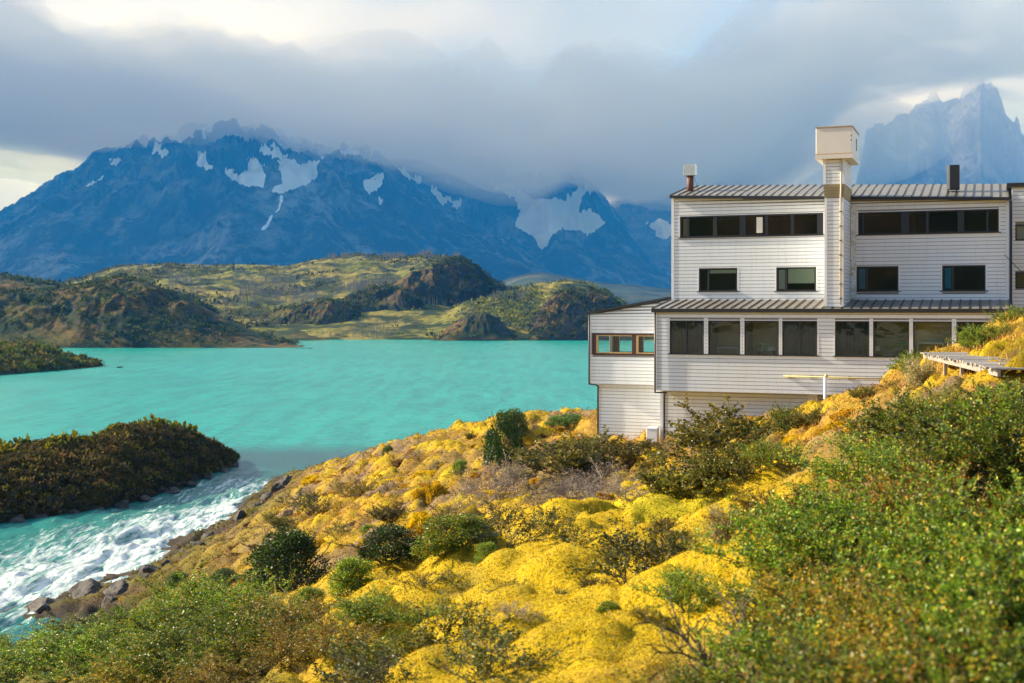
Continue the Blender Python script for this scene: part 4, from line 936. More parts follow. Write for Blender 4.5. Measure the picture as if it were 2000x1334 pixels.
def woody(name, stems=9, lv=3, spread=0.55, nleaf=7, leafn=7000, size=0.022, pal_=GREEN, wob=0.25, r0=0.012, seed=0, droop=0.0, bare=0.0):
    """open shrub grown from branching stems; returns foliage mesh and branch mesh (unit height about 1)"""
    g = np.random.default_rng(seed); segs = []; tips = []
    def grow(p, d, ln, lev, r):
        n = 4; q = p.copy()
        for s_ in range(n):
            d = d+g.normal(0, wob, 3)*0.5; d[2] += 0.07-droop; d /= np.linalg.norm(d); q2 = q+d*ln/n; segs.append((q.copy(), q2.copy(), r*(1-0.18*s_), r*(1-0.18*(s_+1)), lev))
            if lev >= lv-1: tips.append((q.copy(), q2.copy(), d.copy()))
            if lev < lv and s_ >= 1:
                for _ in range(2 if lev < 2 else 2):
                    dd = d+g.normal(0, 0.62, 3); dd[2] = dd[2]*0.7+0.15; dd /= np.linalg.norm(dd); grow(q2, dd, ln*(0.5+0.2*g.random()), lev+1, r*0.5)
            q = q2
    for i in range(stems):
        a = 2*math.pi*(i+g.random()*0.7)/stems; t = spread*(0.3+0.9*g.random()); d = np.array([math.sin(t)*math.cos(a), math.sin(t)*math.sin(a), math.cos(t)])
        grow(np.array([math.cos(a)*.03, math.sin(a)*.03, -0.05]), d, 0.55+0.25*g.random(), 1 if lv < 3 else 1, r0)
    top = max(s[1][2] for s in segs)
    V = []; F = []; b = 0
    for p, q, ra, rb_, lev in segs:
        d = q-p; a = np.cross(d, [0.3, 0.2, 0.9]); a /= np.linalg.norm(a)+1e-9; c = np.cross(d, a); c /= np.linalg.norm(c)+1e-9
        for j in range(3):
            t = 2*math.pi*j/3; V.append(p+(a*math.cos(t)+c*math.sin(t))*ra)
        for j in range(3):
            t = 2*math.pi*j/3; V.append(q+(a*math.cos(t)+c*math.sin(t))*rb_)
        for j in range(3): F.append((b+j, b+(j+1) % 3, b+3+(j+1) % 3, b+3+j))
        b += 6
    V = np.array(V)/top
    bm_ = np_mesh('branches', V, np.array(F))
    A = np.array([t[0] for t in tips]); Bq = np.array([t[1] for t in tips]); D = np.array([t[2] for t in tips])
    k_ = rs.integers(0, len(A), leafn)
    if bare: 
        okb = vnoise(A[k_][:, 0]*5+seed, A[k_][:, 2]*5, seed) > bare; k_ = k_[okb]
    n = len(k_); u_ = rs.random(n)[:, None]; P = (A[k_]*(1-u_)+Bq[k_]*u_)/top + rs.normal(0, 0.008, (n, 3))
    cl = 0.7+0.6*vnoise(P[:, 0]*7+seed, P[:, 1]*7+P[:, 2]*5, seed)
    V, F, Cc = leaves(P, D[k_]*0.6+np.array([0, 0, 0.15]), size, pal(n, *pal_)*cl[:, None], 0.8)
    return np_mesh(name+'_foliage', V, F, Cc), bm_
def cushion_mesh(name, cols, wts, nt=5200, size=0.045, lump=0.16, seed=0):
    n = nt; th = rs.random(n)*2*math.pi; z = rs.random(n)**0.9; r = np.sqrt(1-z*z)
    d = np.stack([r*np.cos(th), r*np.sin(th), z], 1)
    def sh(d): return 0.5*(1+lump*(2*fbm(d[:, 0]*2.4+seed*3.1+5, d[:, 1]*2.4+d[:, 2]*1.3, 3, seed)-1)*2)
    P = d*sh(d)[:, None]*np.array([1, 1, 0.82])
    c = pal(n, cols, wts, 0.16)*(0.62+0.76*fbm(P[:, 0]*9+seed, P[:, 1]*9+P[:, 2]*4, 3, seed+4))[:, None]
    L1 = leaves(P*0.985, d, size, c, 0.55)
    m_, k_ = 28, 12
    tt, zz = np.meshgrid(np.linspace(0, 2*math.pi, m_), np.linspace(-0.12, 0.999, k_)); rr_ = np.sqrt(np.clip(1-zz*zz, 0, 1))
    dd = np.stack([(rr_*np.cos(tt)).ravel(), (rr_*np.sin(tt)).ravel(), zz.ravel()], 1)
    V = dd*sh(dd)[:, None]*np.array([1, 1, 0.82])*0.975
    core = (V, grid_faces(m_, k_), np.tile(np.array(cols[0])*0.55, (len(V), 1)))
    return np_mesh(name, *merge([L1, core]))

def ground_at(px, py, cover=False, lo=6.0):
    """where the sight line through a photo pixel meets the hillside"""
    Y = np.geomspace(lo, 150, 900); x = (px-1000)/FPX*Y; zr = EYE-(py-600)/FPX*Y
    g = base_z(x, Y)+0.12; hit = np.nonzero(g > zr)[0]
    i = hit[0] if len(hit) else len(Y)-1
    return x[i], Y[i], float(base_z(np.array([x[i]]), np.array([Y[i]]))[0])
def surf_z(x, y): return float(cover_z(np.array([[x]]), np.array([[y]]))[0][0, 0])

PROTO = {}
def plant(kind, x, y, z, w_, h_, label, cat, group=None, name='shrub', rz=None):
    """thing: an Empty with its foliage and branches"""
    r = empty(name, (x, y, z), rs.random()*6.28 if rz is None else rz); r.scale = (w_, w_*(0.85+0.3*rs.random()), h_)
    tag(r, label, cat, group)
    fo, br, mt, bmt = PROTO[kind]
    a = bpy.data.objects.new('foliage', fo); C.objects.link(a); a.parent = r
    if br is not None: b_ = bpy.data.objects.new('branches', br); C.objects.link(b_); b_.parent = r
    return r
def proto(kind, fo, br=None, mt=None, bmt=None):
    fo.materials.append(mt or M_leaf)
    if br is not None: br.materials.append(bmt or M_twig)
    PROTO[kind] = (fo, br, mt, bmt)
def trunkmesh(seed):
    f_, b_ = woody('t', 5, 2, 0.6, leafn=10, seed=seed, r0=0.03); return b_
proto('dense0', dense_crown('dense_bush', DGREEN, 15000, 0.030, 60), trunkmesh(1))
proto('dense1', dense_crown('dense_bush_b', DGREEN, 13000, 0.032, 50), trunkmesh(2))
proto('dense2', dense_crown('dense_bush_c', GREEN, 11000, 0.036, 40), trunkmesh(3))
proto('dense3', dense_crown('dense_bush_d', LEAFY, 11000, 0.034, 44), trunkmesh(4))
for i in range(3): proto('olive%d' % i, *woody('olive_shrub%d' % i, 11, 3, 0.95, leafn=11000, size=0.036, pal_=OLIVE, seed=20+i))
for i in range(2): proto('autumn%d' % i, *woody('autumn_shrub%d' % i, 10, 3, 0.9, leafn=11000, size=0.026, pal_=AUTUMN, seed=30+i))
for i in range(4): proto('green%d' % i, *woody('green_shrub%d' % i, 12, 3, 0.85, leafn=17000, size=0.026, pal_=LEAFY, seed=40+i))
for i in range(3): proto('sparse%d' % i, *woody('sparse_shrub%d' % i, 7, 3, 0.85, leafn=3400, size=0.034, pal_=([(0.07, 0.085, 0.01), (0.13, 0.13, 0.012), (0.04, 0.045, 0.008)], [3, 2, 3]), seed=50+i, bare=0.35, r0=0.014))
for i in range(2): proto('twig%d' % i, *woody('twig_shrub%d' % i, 12, 3, 1.0, leafn=3000, size=0.030, pal_=GREYP, seed=60+i, r0=0.010), M_leaf, M_twigp)
proto('pale', *woody('pale_shrub', 14, 3, 0.45, leafn=7000, size=0.030, pal_=PALE, seed=70), M_leaf, M_twigp)
proto('gnarl', *woody('gnarled_shrub', 4, 3, 0.9, leafn=3200, size=0.022, pal_=LEAFY, seed=81, wob=0.5, r0=0.035, bare=0.45))

def place(kind, px, py, wpx, hpx, label, cat='shrub', group=None, name='shrub', sink=0.06, lo=6.0, Y=None):
    x, y, z = ground_at(px, py, lo=lo)
    if Y is not None: y = Y; x = (px-1000)/FPX*Y; z = EYE-(py-600)/FPX*Y
    w_ = wpx/FPX*y; h_ = hpx/FPX*y
    if Y is None: z = max(z, surf_z(x, y)-0.12*h_)
    return plant(kind, x, y, z-sink*h_, w_, h_*1.06, label, cat, group, name)
place('dense0', 560, 1180, 172, 150, 'large round dark green bush at the river end of the gully', 'bush', name='round_bush', sink=0.02)
place('dense1', 984, 920, 86, 128, 'upright dark green small tree on the ridge before the lake', 'tree', name='small_tree')
place('dense2', 1003, 868, 62, 62, 'rounded green tree top just behind the upright tree on the ridge', 'tree', name='small_tree')
place('dense1', 765, 1134, 150, 84, 'low dark green bush in the gully behind the yellow carpet', 'bush', name='round_bush')
place('dense3', 890, 1122, 190, 84, 'wide olive green bush along the far edge of the yellow carpet', 'bush', name='round_bush')
place('dense2', 1108, 836, 105, 24, 'low flat green bush on the crest by the hotel wing', 'bush', name='round_bush')
place('dense3', 606, 1192, 75, 48, 'small light green bush at the foot of the large round one', 'bush', name='round_bush')
place('dense3', 690, 1175, 110, 84, 'olive bush between the large round bush and the low dark one', 'bush', name='round_bush')
place('dense2', 348, 1150, 48, 36, 'small dark bush near the river shore', 'bush', name='round_bush')
place('dense1', 440, 1142, 56, 34, 'dark low bush on the brown slope above the shore rocks', 'bush', name='round_bush')
place('olive0', 1108, 935, 210, 110, 'wide olive brown bush right of the upright tree', sink=.03)
place('olive1', 1150, 880, 60, 40, 'small olive bush left of the straw coloured grass', sink=.03)
place('twig0', 975, 990, 120, 95, 'dark twiggy bush under the upright tree')
place('olive2', 1425, 892, 225, 125, 'large olive bush in front of the hotel base')
place('olive0', 1345, 985, 190, 105, 'big dark olive bush below the hotel corner')
place('olive1', 1440, 960, 130, 95, 'olive bush with a sunlit top right of the biggest one')
place('twig1', 1385, 850, 90, 60, 'leafless grey shrub rising over the large olive bush')
place('green1', 1545, 850, 80, 70, 'bright green shrub against the hotel basement boards')
place('olive2', 1590, 838, 70, 55, 'dark shrub at the foot of the white column')
place('green0', 1470, 870, 70, 48, 'small green shrub left of the bright green one by the wall')
place('green2', 1512, 942, 95, 58, 'small green shrub on the yellow slope below the basement')
place('sparse0', 978, 1090, 105, 92, 'thin dark shrub standing alone on the edge of the yellow carpet')
place('sparse1', 1075, 1082, 90, 75, 'thin leafless shrub right of the lone thin one')
place('sparse2', 1118, 1120, 80, 90, 'small dark green shrub left of the wide sparse shrub')
place('sparse1', 1235, 1155, 225, 150, 'wide sparse dark green shrub in the middle of the yellow carpet')
place('sparse0', 1290, 1130, 130, 120, 'sparse upright shrub at the right end of the wide one')
place('pale', 1415, 1120, 80, 105, 'pale straw coloured upright shrub by the grey cushion')
place('pale', 1460, 1090, 70, 90, 'pale greenish shrub beside the big green thicket')
place('sparse2', 880, 1170, 70, 34, 'tiny dark shrub poking out of the yellow carpet')
place('sparse0', 1010, 1190, 90, 40, 'small olive tuft low in the yellow carpet')
place('dense2', 757, 897, 24, 26, 'tiny dark green shrub standing on the skyline of the slope')
place('olive1', 918, 856, 14, 22, 'tiny thin shrub on the skyline left of the upright tree')
for i, (px, py, a, b, kd) in enumerate([(1120, 1000, 130, 60, 'twig0'), (1200, 965, 140, 75, 'twig1'), (1170, 925, 130, 55, 'twig0'), (1070, 1010, 90, 50, 'twig1'), (1250, 905, 110, 45, 'olive1'), (1230, 1000, 100, 45, 'twig0'), (920, 1010, 70, 60, 'twig1')]):
    place(kd, px, py, a, b, 'grey brown leafless shrub on the bare patch below the straw grass', group='grey leafless shrubs on the bare patch')
place('pale', 1800, 772, 85, 85, 'pale dry shrub below the end of the boardwalk')
place('green3', 1775, 745, 60, 55, 'small green shrub against the hotel boards left of the boardwalk')
place('green1', 1900, 695, 70, 60, 'dark green shrub before the last lower window', lo=20)
place('green2', 1965, 668, 90, 46, 'leafy green shrub on the bank under the cable', lo=20)
place('green0', 1998, 645, 80, 50, 'bright green shrub at the right edge above the boardwalk', lo=20)
# the green thicket filling the lower right
n_ = 0
FG = [(1540, 1130, 200, 140), (1620, 1065, 200, 130), (1710, 990, 210, 130), (1790, 930, 200, 140), (1880, 885, 210, 110), (1975, 865, 220, 95), (1560, 1190, 260, 190), (1680, 1130, 260, 190), (1800, 1060, 270, 190), (1920, 1000, 270, 190),
      (2010, 960, 240, 190), (1540, 1270, 220, 170), (1640, 1260, 300, 220), (1790, 1200, 310, 230), (1930, 1140, 320, 230), (1560, 1370, 320, 230), (1720, 1370, 340, 260), (1880, 1310, 360, 260), (2010, 1280, 340, 280), (1960, 1420, 400, 290), (1800, 1470, 400, 280), (1660, 1480, 360, 250),
      (1820, 850, 120, 70), (1900, 830, 110, 50), (1990, 812, 90, 26)]
for i, (px, py, a, b) in enumerate(FG):
    if py > 900: b *= 1.0 if px < 1650 else 1.12
    if 860 < py <= 900: b *= 1.1
    kd = ['green%d' % (i % 4), 'green%d' % ((i+1) % 4), 'autumn%d' % (i % 2)][0 if i % 4 else 2]
    place(kd, px, py, a, b, 'leafy green shrub of the thicket in the lower right', group='green shrubs of the lower right thicket', lo=4.5)
for px, py, a, b in ((1750, 1250, 170, 150), (1900, 1190, 170, 150), (1620, 1230, 150, 120), (1830, 1040, 130, 100), (1960, 1320, 190, 160), (1560, 1060, 110, 80)):
    place('gnarl', px, py, a, b*1.2, 'dark bare branches poking through the lower right thicket', group='bare branches in the thicket', lo=4.5)
SC = [(620, 1010), (700, 975), (760, 1030), (900, 930), (660, 1060), (810, 905), (540, 1045), (870, 1035), (1300, 1080), (1160, 1170), (950, 1130), (1090, 1190), (1000, 1270), (1130, 1260), (820, 1190), (1250, 1270), (1020, 940), (720, 1055), (590, 1000), (1650, 850), (1690, 800), (1740, 790), (1850, 810), (930, 1240), (1190, 1230), (500, 1100), (400, 1165)]
for i, (px, py) in enumerate(SC):
    q_ = rs.uniform(0.7, 1.3); place(['sparse0', 'autumn0', 'olive2', 'dense3', 'sparse2', 'twig0', 'olive1'][i % 7], px, py, 55*q_, 38*q_, 'small scattered shrub poking out of the cushion plants on the slope', group='small shrubs scattered over the slope')
place('gnarl', 1445, 1350, 230, 210, 'gnarled dark branched shrub at the bottom edge left of the thicket', lo=5)
place('green2', 1345, 1230, 130, 95, 'dark green shrub left of the gnarled one')
place('green1', 1370, 1380, 200, 130, 'green shrub at the foot of the gnarled branches', lo=5)
FL = [(-10, 1330, 130, 95), (60, 1310, 130, 85), (130, 1290, 130, 80), (210, 1275, 130, 75), (290, 1262, 110, 75), (360, 1250, 110, 85), (430, 1235, 120, 85), (480, 1262, 110, 70), (30, 1370, 170, 90), (140, 1345, 170, 90), (260, 1325, 150, 80), (360, 1310, 150, 80), (330, 1370, 170, 80), (460, 1350, 170, 90)]
for i, (px, py, a, b) in enumerate(FL):
    a *= 1.3; b *= np.interp(px, [0, 130, 250, 360, 450], [0.75, 0.9, 1.1, 1.4, 1.45])
    place('green%d' % (i*3 % 4), px, py, a, b, 'leafy green shrub of the row along the lower left edge', group='green shrubs along the lower left edge')
FO = [(550, 1268, 130, 85), (600, 1300, 140, 85), (560, 1350, 160, 90), (470, 1300, 120, 70), (650, 1345, 150, 80), (640, 1255, 90, 60), (420, 1400, 170, 90), (240, 1400, 170, 90)]
for i, (px, py, a, b) in enumerate(FO):
    a *= 1.1; b *= 1.05
    place('autumn%d' % (i % 2), px, py, a, b, 'rusty olive shrub between the green row and the yellow carpet', group='rusty olive shrubs at the lower left')
FM = [(770, 1345, 200, 130), (880, 1335, 200, 130), (960, 1370, 210, 120), (830, 1250, 130, 80), (710, 1290, 130, 70), (1080, 1390, 170, 80), (730, 1400, 220, 120)]
for i, (px, py, a, b) in enumerate(FM):
    a *= 1.05; b *= 1.0
    place(['green1', 'olive1', 'sparse1', 'green3'][i % 4], px, py, a, b, 'dark olive shrub at the bottom of the yellow carpet', group='dark olive shrubs at the bottom edge')

# cushion plants
CU = {'yellow': [([(0.62, 0.40, 0.010), (0.70, 0.47, 0.012), (0.36, 0.30, 0.010)], [5, 3, 2])],
      'gold': [([(0.50, 0.26, 0.022), (0.60, 0.36, 0.015), (0.26, 0.17, 0.015)], [4, 3, 2])],
      'olive': [([(0.17, 0.15, 0.018), (0.24, 0.18, 0.02), (0.09, 0.08, 0.01)], [4, 3, 3])],
      'brown': [([(0.20, 0.125, 0.05), (0.30, 0.17, 0.05), (0.11, 0.07, 0.03)], [4, 3, 3])],
      'grey': [([(0.26, 0.19, 0.15), (0.34, 0.26, 0.20), (0.15, 0.10, 0.07)], [4, 3, 2])]}
for j, (cn_, ((cols, wt),)) in enumerate(CU.items()):
    for v in range(2): proto(cn_+str(v), cushion_mesh(cn_+'_cushion', cols, wt, 5200, 0.045, 0.2, j*5+v+1), None, M_tuft)
CL = {'yellow': 'rounded bright yellow cushion plant on the slope', 'gold': 'rounded golden brown cushion plant on the slope', 'olive': 'low olive cushion plant near the river shore',
      'brown': 'low brown cushion plant on the shore slope', 'grey': 'grey dry cushion plant among the yellow ones'}
def cushion(kind, x, y, z, w_, h_, label=None, group=None):
    r = bpy.data.objects.new('cushion_plant', PROTO[kind][0]); C.objects.link(r); r.location = (x, y, z); r.scale = (w_, w_*(0.8+.4*rs.random()), h_); r.rotation_euler = (0, 0, rs.random()*6.28)
    k_ = kind[:-1]; tag(r, label or CL[k_], 'cushion plant', None if label else (group or k_+' cushion plants on the slope')); return r
for px, py, a, b, kd, lb in [(832, 1062, 84, 70, 'yellow0', 'biggest dome shaped yellow cushion in the middle of the slope'), (845, 985, 70, 50, 'yellow1', 'yellow cushion just above the biggest dome'),
        (1480, 1020, 170, 55, 'grey0', 'wide lilac grey dry cushion at the edge of the thicket'), (1175, 998, 62, 50, 'gold0', 'tall golden cushion in front of the grey leafless shrubs'),
        (1310, 1010, 150, 34, 'yellow1', 'long flat yellow cushion below the big olive bush')]:
    x, y, z = ground_at(px, py); cushion(kd, x, y, z-.1, a/FPX*y, b/FPX*y*2.1, lb)
# many more, scattered over the far slope between the ridge and the gully
done = 0; tries = 0; placed = []
while done < 235 and tries < 4000:
    tries += 1
    px = rs.uniform(260, 1750); py = rs.uniform(800, 1200)
    top = np.interp(px, [260, 400, 480, 565, 650, 900, 1060, 1160, 1290, 1500, 1640, 1750], [1135, 1065, 1020, 945, 912, 858, 826, 838, 930, 895, 800, 720])
    bot = np.interp(px, [260, 400, 500, 700, 850, 960, 1200, 1400, 1600, 1750], [1200, 1185, 1160, 1110, 1090, 1050, 1000, 955, 890, 840])
    if not (top+4 < py < bot): continue
    if 1160 < px < 1290 and py < 880: continue
    x, y, z = ground_at(px, py)
    w_ = rs.uniform(0.7, 1.9)*(0.8 if px < 520 else 1)
    if any((x-q[0])**2+(y-q[1])**2 < (0.42*(w_+q[2]))**2 for q in placed): continue
    if in_building(np.array([x]), np.array([y]), .8)[0]: continue
    n = fbm(np.array([x*.13]), np.array([y*.13]), 3, 91)[0]
    if px < 520+ (n-.5)*200: kd = ['olive', 'brown', 'brown', 'gold'][int(rs.random()*4)]
    elif 1040 < px < 1270 and 890 < py < 1010: kd = ['grey', 'brown', 'gold'][int(rs.random()*3)]
    else: kd = ['yellow', 'yellow', 'yellow', 'gold', 'gold', 'brown', 'grey'][int(rs.random()*7)]
    placed.append((x, y, w_)); cushion(kd+str(int(rs.random()*2)), x, y, z-0.12*w_+.1, w_, w_*rs.uniform(0.5, 0.85)); done += 1

# fine growth over the whole hillside: too many to count
def tuft_field(N, seed, lo=7, hi=150, size=0.0017):
    g = np.random.default_rng(seed); a = g.uniform(-0.46, 0.62, N); r = np.exp(g.uniform(math.log(lo), math.log(hi), N))
    x = r*a; y = r; okk = (np.abs(x/np.maximum(y, 1)) < 0.58)
    x = x[okk]; y = y[okk]; z, idv, idw, ca, sh, tw, px, py = cover_z(x, y)
    okk = (z > 0.35) & ~in_building(x, y, 0.05) & (py < 1460); x, y, z, idv, idw, ca, sh, tw, px, py = [q[okk] for q in (x, y, z, idv, idw, ca, sh, tw, px, py)]
    c = cover_colour(x, y, idv, idw, ca, sh, tw, px, py)
    n = len(x); c = c*(1+g.normal(0, 0.32, (n, 1))).clip(0.4, 1.8)
    dk = (fbm(x*2.2, y*2.2, 3, 5) < 0.33) | (g.random(n) < 0.05); c[dk] = c[dk]*0.45
    gr = (g.random(n) < 0.16); c[gr] = c[gr]*0.35+np.array((0.10, 0.15, 0.012)); og = g.random(n) < 0.10; c[og] = c[og]*0.6+np.array((0.18, 0.07, 0.0))
    rd = g.random(n) < 0.03; c[rd] = np.array((0.34, 0.27, 0.17))
    return x, y, z, c, np.clip(size*y*0.85, 0.014, 0.14), ca
x, y, z, c, sz, ca = tuft_field(370000, 5)
P = np.stack([x, y, z], 1); parts_ = []
for q in range(2):
    n = len(P); D = np.tile(np.array([0, 0, 1.0]), (n, 1)); off = rs.normal(0, 1, (n, 3))*sz[:, None]*0.7; off[:, 2] = -0.2*sz
    parts_.append(leaves(P+off, D, sz, c*(1+rs.normal(0, .12, (n, 1))), 0.75))
V, F, Cc = merge(parts_)
tag(link('low_scrub', np_mesh('low_scrub', V, F, Cc), M_tuft), 'fine yellow and brown low growth covering the hillside', kind='stuff')
# straw grass by the wing and thin dry grass here and there
gx = rs.uniform(-3.5, 4.5, 60000); gy = 0
q0 = np.array([ground_at(p_[0], p_[1])[:2] for p_ in ((1165, 840), (1275, 845), (1290, 885), (1150, 880), (1230, 868))])
cx_, cy_ = q0[:, 0].mean(), q0[:, 1].mean(); x = rs.normal(cx_, 2.6, 9000); y = rs.normal(cy_, 5.0, 9000)
xs2 = []
for px, py, n2, sp in ((1650, 830, 700, 1.6), (1700, 790, 700, 1.6), (1560, 890, 900, 1.2), (1950, 700, 1800, 1.8), (1990, 660, 1500, 1.8), (1730, 740, 1200, 1.3), (700, 1010, 900, 2.5), (620, 1050, 900, 2.5), (400, 1130, 900, 2.0), (480, 1200, 700, 1.6)):
    a, b, _ = ground_at(px, py); xs2.append((rs.normal(a, sp, n2), rs.normal(b, sp*1.5, n2)))
x = np.r_[x, np.concatenate([a for a, b in xs2])]; y = np.r_[y, np.concatenate([b for a, b in xs2])]
z = cover_z(x, y)[0]; okk = (z > 0.5) & ~in_building(x, y, 0.1); x, y, z = x[okk], y[okk], z[okk]
c = pal(len(x), [(0.60, 0.34, 0.07), (0.68, 0.44, 0.12), (0.42, 0.22, 0.05), (0.30, 0.24, 0.05)], [4, 3, 2, 1])
V, F, Cc = leaves(np.stack([x, y, z-.03], 1), np.tile(np.array([0.1, 0, 1.0]), (len(x), 1)), np.full(len(x), 0.22), c, 0.35)
q = V.reshape(-1, 4, 3); m_ = (q[:, 0]+q[:, 2])/2; q[:, 1] = m_+(q[:, 1]-m_)*0.16; q[:, 3] = m_+(q[:, 3]-m_)*0.16
tag(link('straw_grass', np_mesh('straw_grass', q.reshape(-1, 3), F, Cc), M_tuft), 'dry straw coloured grass by the hotel wing', kind='stuff')

# shrubs seen as mere texture on the far hills and the island
def clumps(name, label, srcs, N, rad, cols, wt, dens=None, tri=16, flat=0.8, seed=7, lf=0.75):
    g = np.random.default_rng(seed); PP = []
    for X, Y, Z, S, T in srcs:
        i = g.integers(0, X.shape[0]-1, N*3); j = g.integers(0, X.shape[1]-1, N*3)
        w_ = Y[i, j]*0+1; p = np.stack([X[i, j], Y[i, j], Z[i, j]], 1)+0.0; t = T[i, j]; s = S[i, j]
        p[:, 0] += g.uniform(-.5, .5, len(p))*(X[i, j+1]-X[i, j]); 
        k_ = (t > 0.01) & (t < 1.12) & (p[:, 2] > 0.25)
        if dens is not None: k_ &= g.random(len(p)) < dens(p, t, s)
        p = p[k_][:N]; PP.append(p)
    P = np.concatenate(PP); n = len(P); r = rad*(0.45+g.random(n)**2*1.1)
    d = g.normal(0, 1, (n, tri, 3)); d /= np.linalg.norm(d, axis=2)[:, :, None]; d[:, :, 2] = np.abs(d[:, :, 2])*flat
    Q = (P[:, None, :]+d*r[:, None, None]*(0.6+0.4*g.random((n, tri, 1)))).reshape(-1, 3); rr_ = np.repeat(r, tri)
    base = np.array(cols)[g.choice(len(cols), n, p=np.array(wt)/sum(wt))]*(0.75+.5*g.random((n, 1)))
    V, F, Cc = leaves(Q, d.reshape(-1, 3), rr_*lf, np.repeat(base, tri, 0)*(0.8+.4*g.random((n*tri, 1))), 0.8)
    return tag(link(name, np_mesh(name, V, F, Cc), M_tuft), label, kind='stuff')
def patch(f, cut, s=0): return lambda p, t, sx: np.clip((fbm(p[:, 0]*f, p[:, 1]*f, 4, s)-cut)*8, 0.02, 1)
H_ = HILLS['hills']
DK = [(0.030, 0.042, 0.010), (0.06, 0.075, 0.012), (0.02, 0.026, 0.008), (0.11, 0.11, 0.02)]
clumps('hill_scrub', 'dark shrubs spotting the left hill', [H_[0]], 6500, 2.0, DK, [4, 3, 3, 1], patch(0.02, 0.54, 3))
clumps('hill_scrub', 'green scrub spotting the long ridge', [H_[2]], 6500, 2.0, DK+[(0.16, 0.16, 0.04)], [2, 3, 1, 4, 4], patch(0.014, 0.52, 4), 10)
clumps('hill_scrub', 'green scrub spotting the rounded hill', [H_[3]], 6500, 1.5, DK+[(0.15, 0.15, 0.03)], [2, 3, 1, 4, 4], patch(0.022, 0.52, 5), 10)
for q_, h_ in enumerate(H_[6:12]):
    clumps('hill_scrub', 'dark scrub on the steep brown flanks, patch by patch', [h_], [900, 500, 500, 300, 600, 1000][q_], [1.9, 1.6, 1.4, 1.1, 1.3, 1.5][q_], [(0.022, 0.032, 0.008), (0.045, 0.055, 0.010), (0.09, 0.09, 0.015)], [4, 3, 1.5], patch(0.03, 0.46, 9+q_), 14)
clumps('hill_scrub', 'green scrub on the low promontory', [[h for h in H_ if len(h)][5]], 3200, 1.1, [(0.10, 0.13, 0.012), (0.05, 0.06, 0.01), (0.15, 0.12, 0.02)], [3, 3, 2], None, 16)
clumps('island_scrub', 'dark scrub cushions covering the island', HILLS['island'], 9000, 0.55, [(0.05, 0.045, 0.013), (0.085, 0.062, 0.022), (0.03, 0.025, 0.012), (0.15, 0.125, 0.018), (0.12, 0.07, 0.03)], [4, 3, 3, 1, 2], None, 44, 0.8, 7, 0.35)
# crest of the island: brighter yellow green tufts
clumps('island_scrub', 'yellow green tufts on the crest of the island', HILLS['island'], 900, 0.6, [(0.20, 0.18, 0.012), (0.12, 0.13, 0.012)], [2, 2], lambda p, t, s: ((t > 0.8) & (t < 1.1)).astype(float)*np.clip((fbm(p[:, 0]*.15, p[:, 1]*.15, 3, 6)-.45)*9, 0, 1), 26, 1.0)
# pale dead trunks of a burnt wood on the far hills
def sticks(src, N, boxf, h, seed):
    g = np.random.default_rng(seed); X, Y, Z, S, T = src
    i = g.integers(0, X.shape[0]-1, N*30); j = g.integers(0, X.shape[1]-1, N*30)
    p = np.stack([X[i, j]+g.normal(0, .6, len(i)), Y[i, j], Z[i, j]], 1); a, b = screen(p[:, 0], p[:, 1], p[:, 2]); k_ = boxf(a, b) & (T[i, j] < 1.03) & (T[i, j] > .01); return p[k_][:N], h
st1 = sticks(H_[2], 2600, lambda a, b: (((a > 330) & (a < 860) & (b > 548) & (b < 600)) & (fbm(a*.02, b*.05, 3, 2) > .47)) | ((a > 640) & (a < 900) & (b > 498) & (b < 508) & (fbm(a*.03, b*.05, 3, 2) > .5)), 5.0, 1)
st2 = sticks(H_[3], 900, lambda a, b: ((a > 600) & (a < 760) & (b > 640) & (b < 662)) | ((a > 960) & (a < 1030) & (b > 570) & (b < 590)), 3.6, 2)
P = np.concatenate([st1[0], st2[0]]); hh = np.r_[np.full(len(st1[0]), 5.0), np.full(len(st2[0]), 3.6)]*(0.4+rs.random(len(P))); n = len(P)
lx = rs.normal(0, .25, n); wq = 0.16
q = np.stack([P+np.c_[-wq+0*lx, 0*lx, 0*lx-.5], P+np.c_[wq+0*lx, 0*lx, 0*lx-.5], P+np.c_[wq*.3+lx, 0*lx, hh], P+np.c_[-wq*.3+lx, 0*lx, hh]], 1).reshape(-1, 3)
q2 = np.stack([P+np.c_[0*lx, -wq+0*lx, 0*lx-.5], P+np.c_[0*lx, wq+0*lx, 0*lx-.5], P+np.c_[lx, wq*.3+0*lx, hh], P+np.c_[lx, -wq*.3+0*lx, hh]], 1).reshape(-1, 3)
tag(link('dead_wood', np_mesh('dead_wood', np.r_[q, q2], np.arange(8*n).reshape(-1, 4)), M_twigp), 'pale dead trunks of a burnt wood on the far hills', kind='stuff')

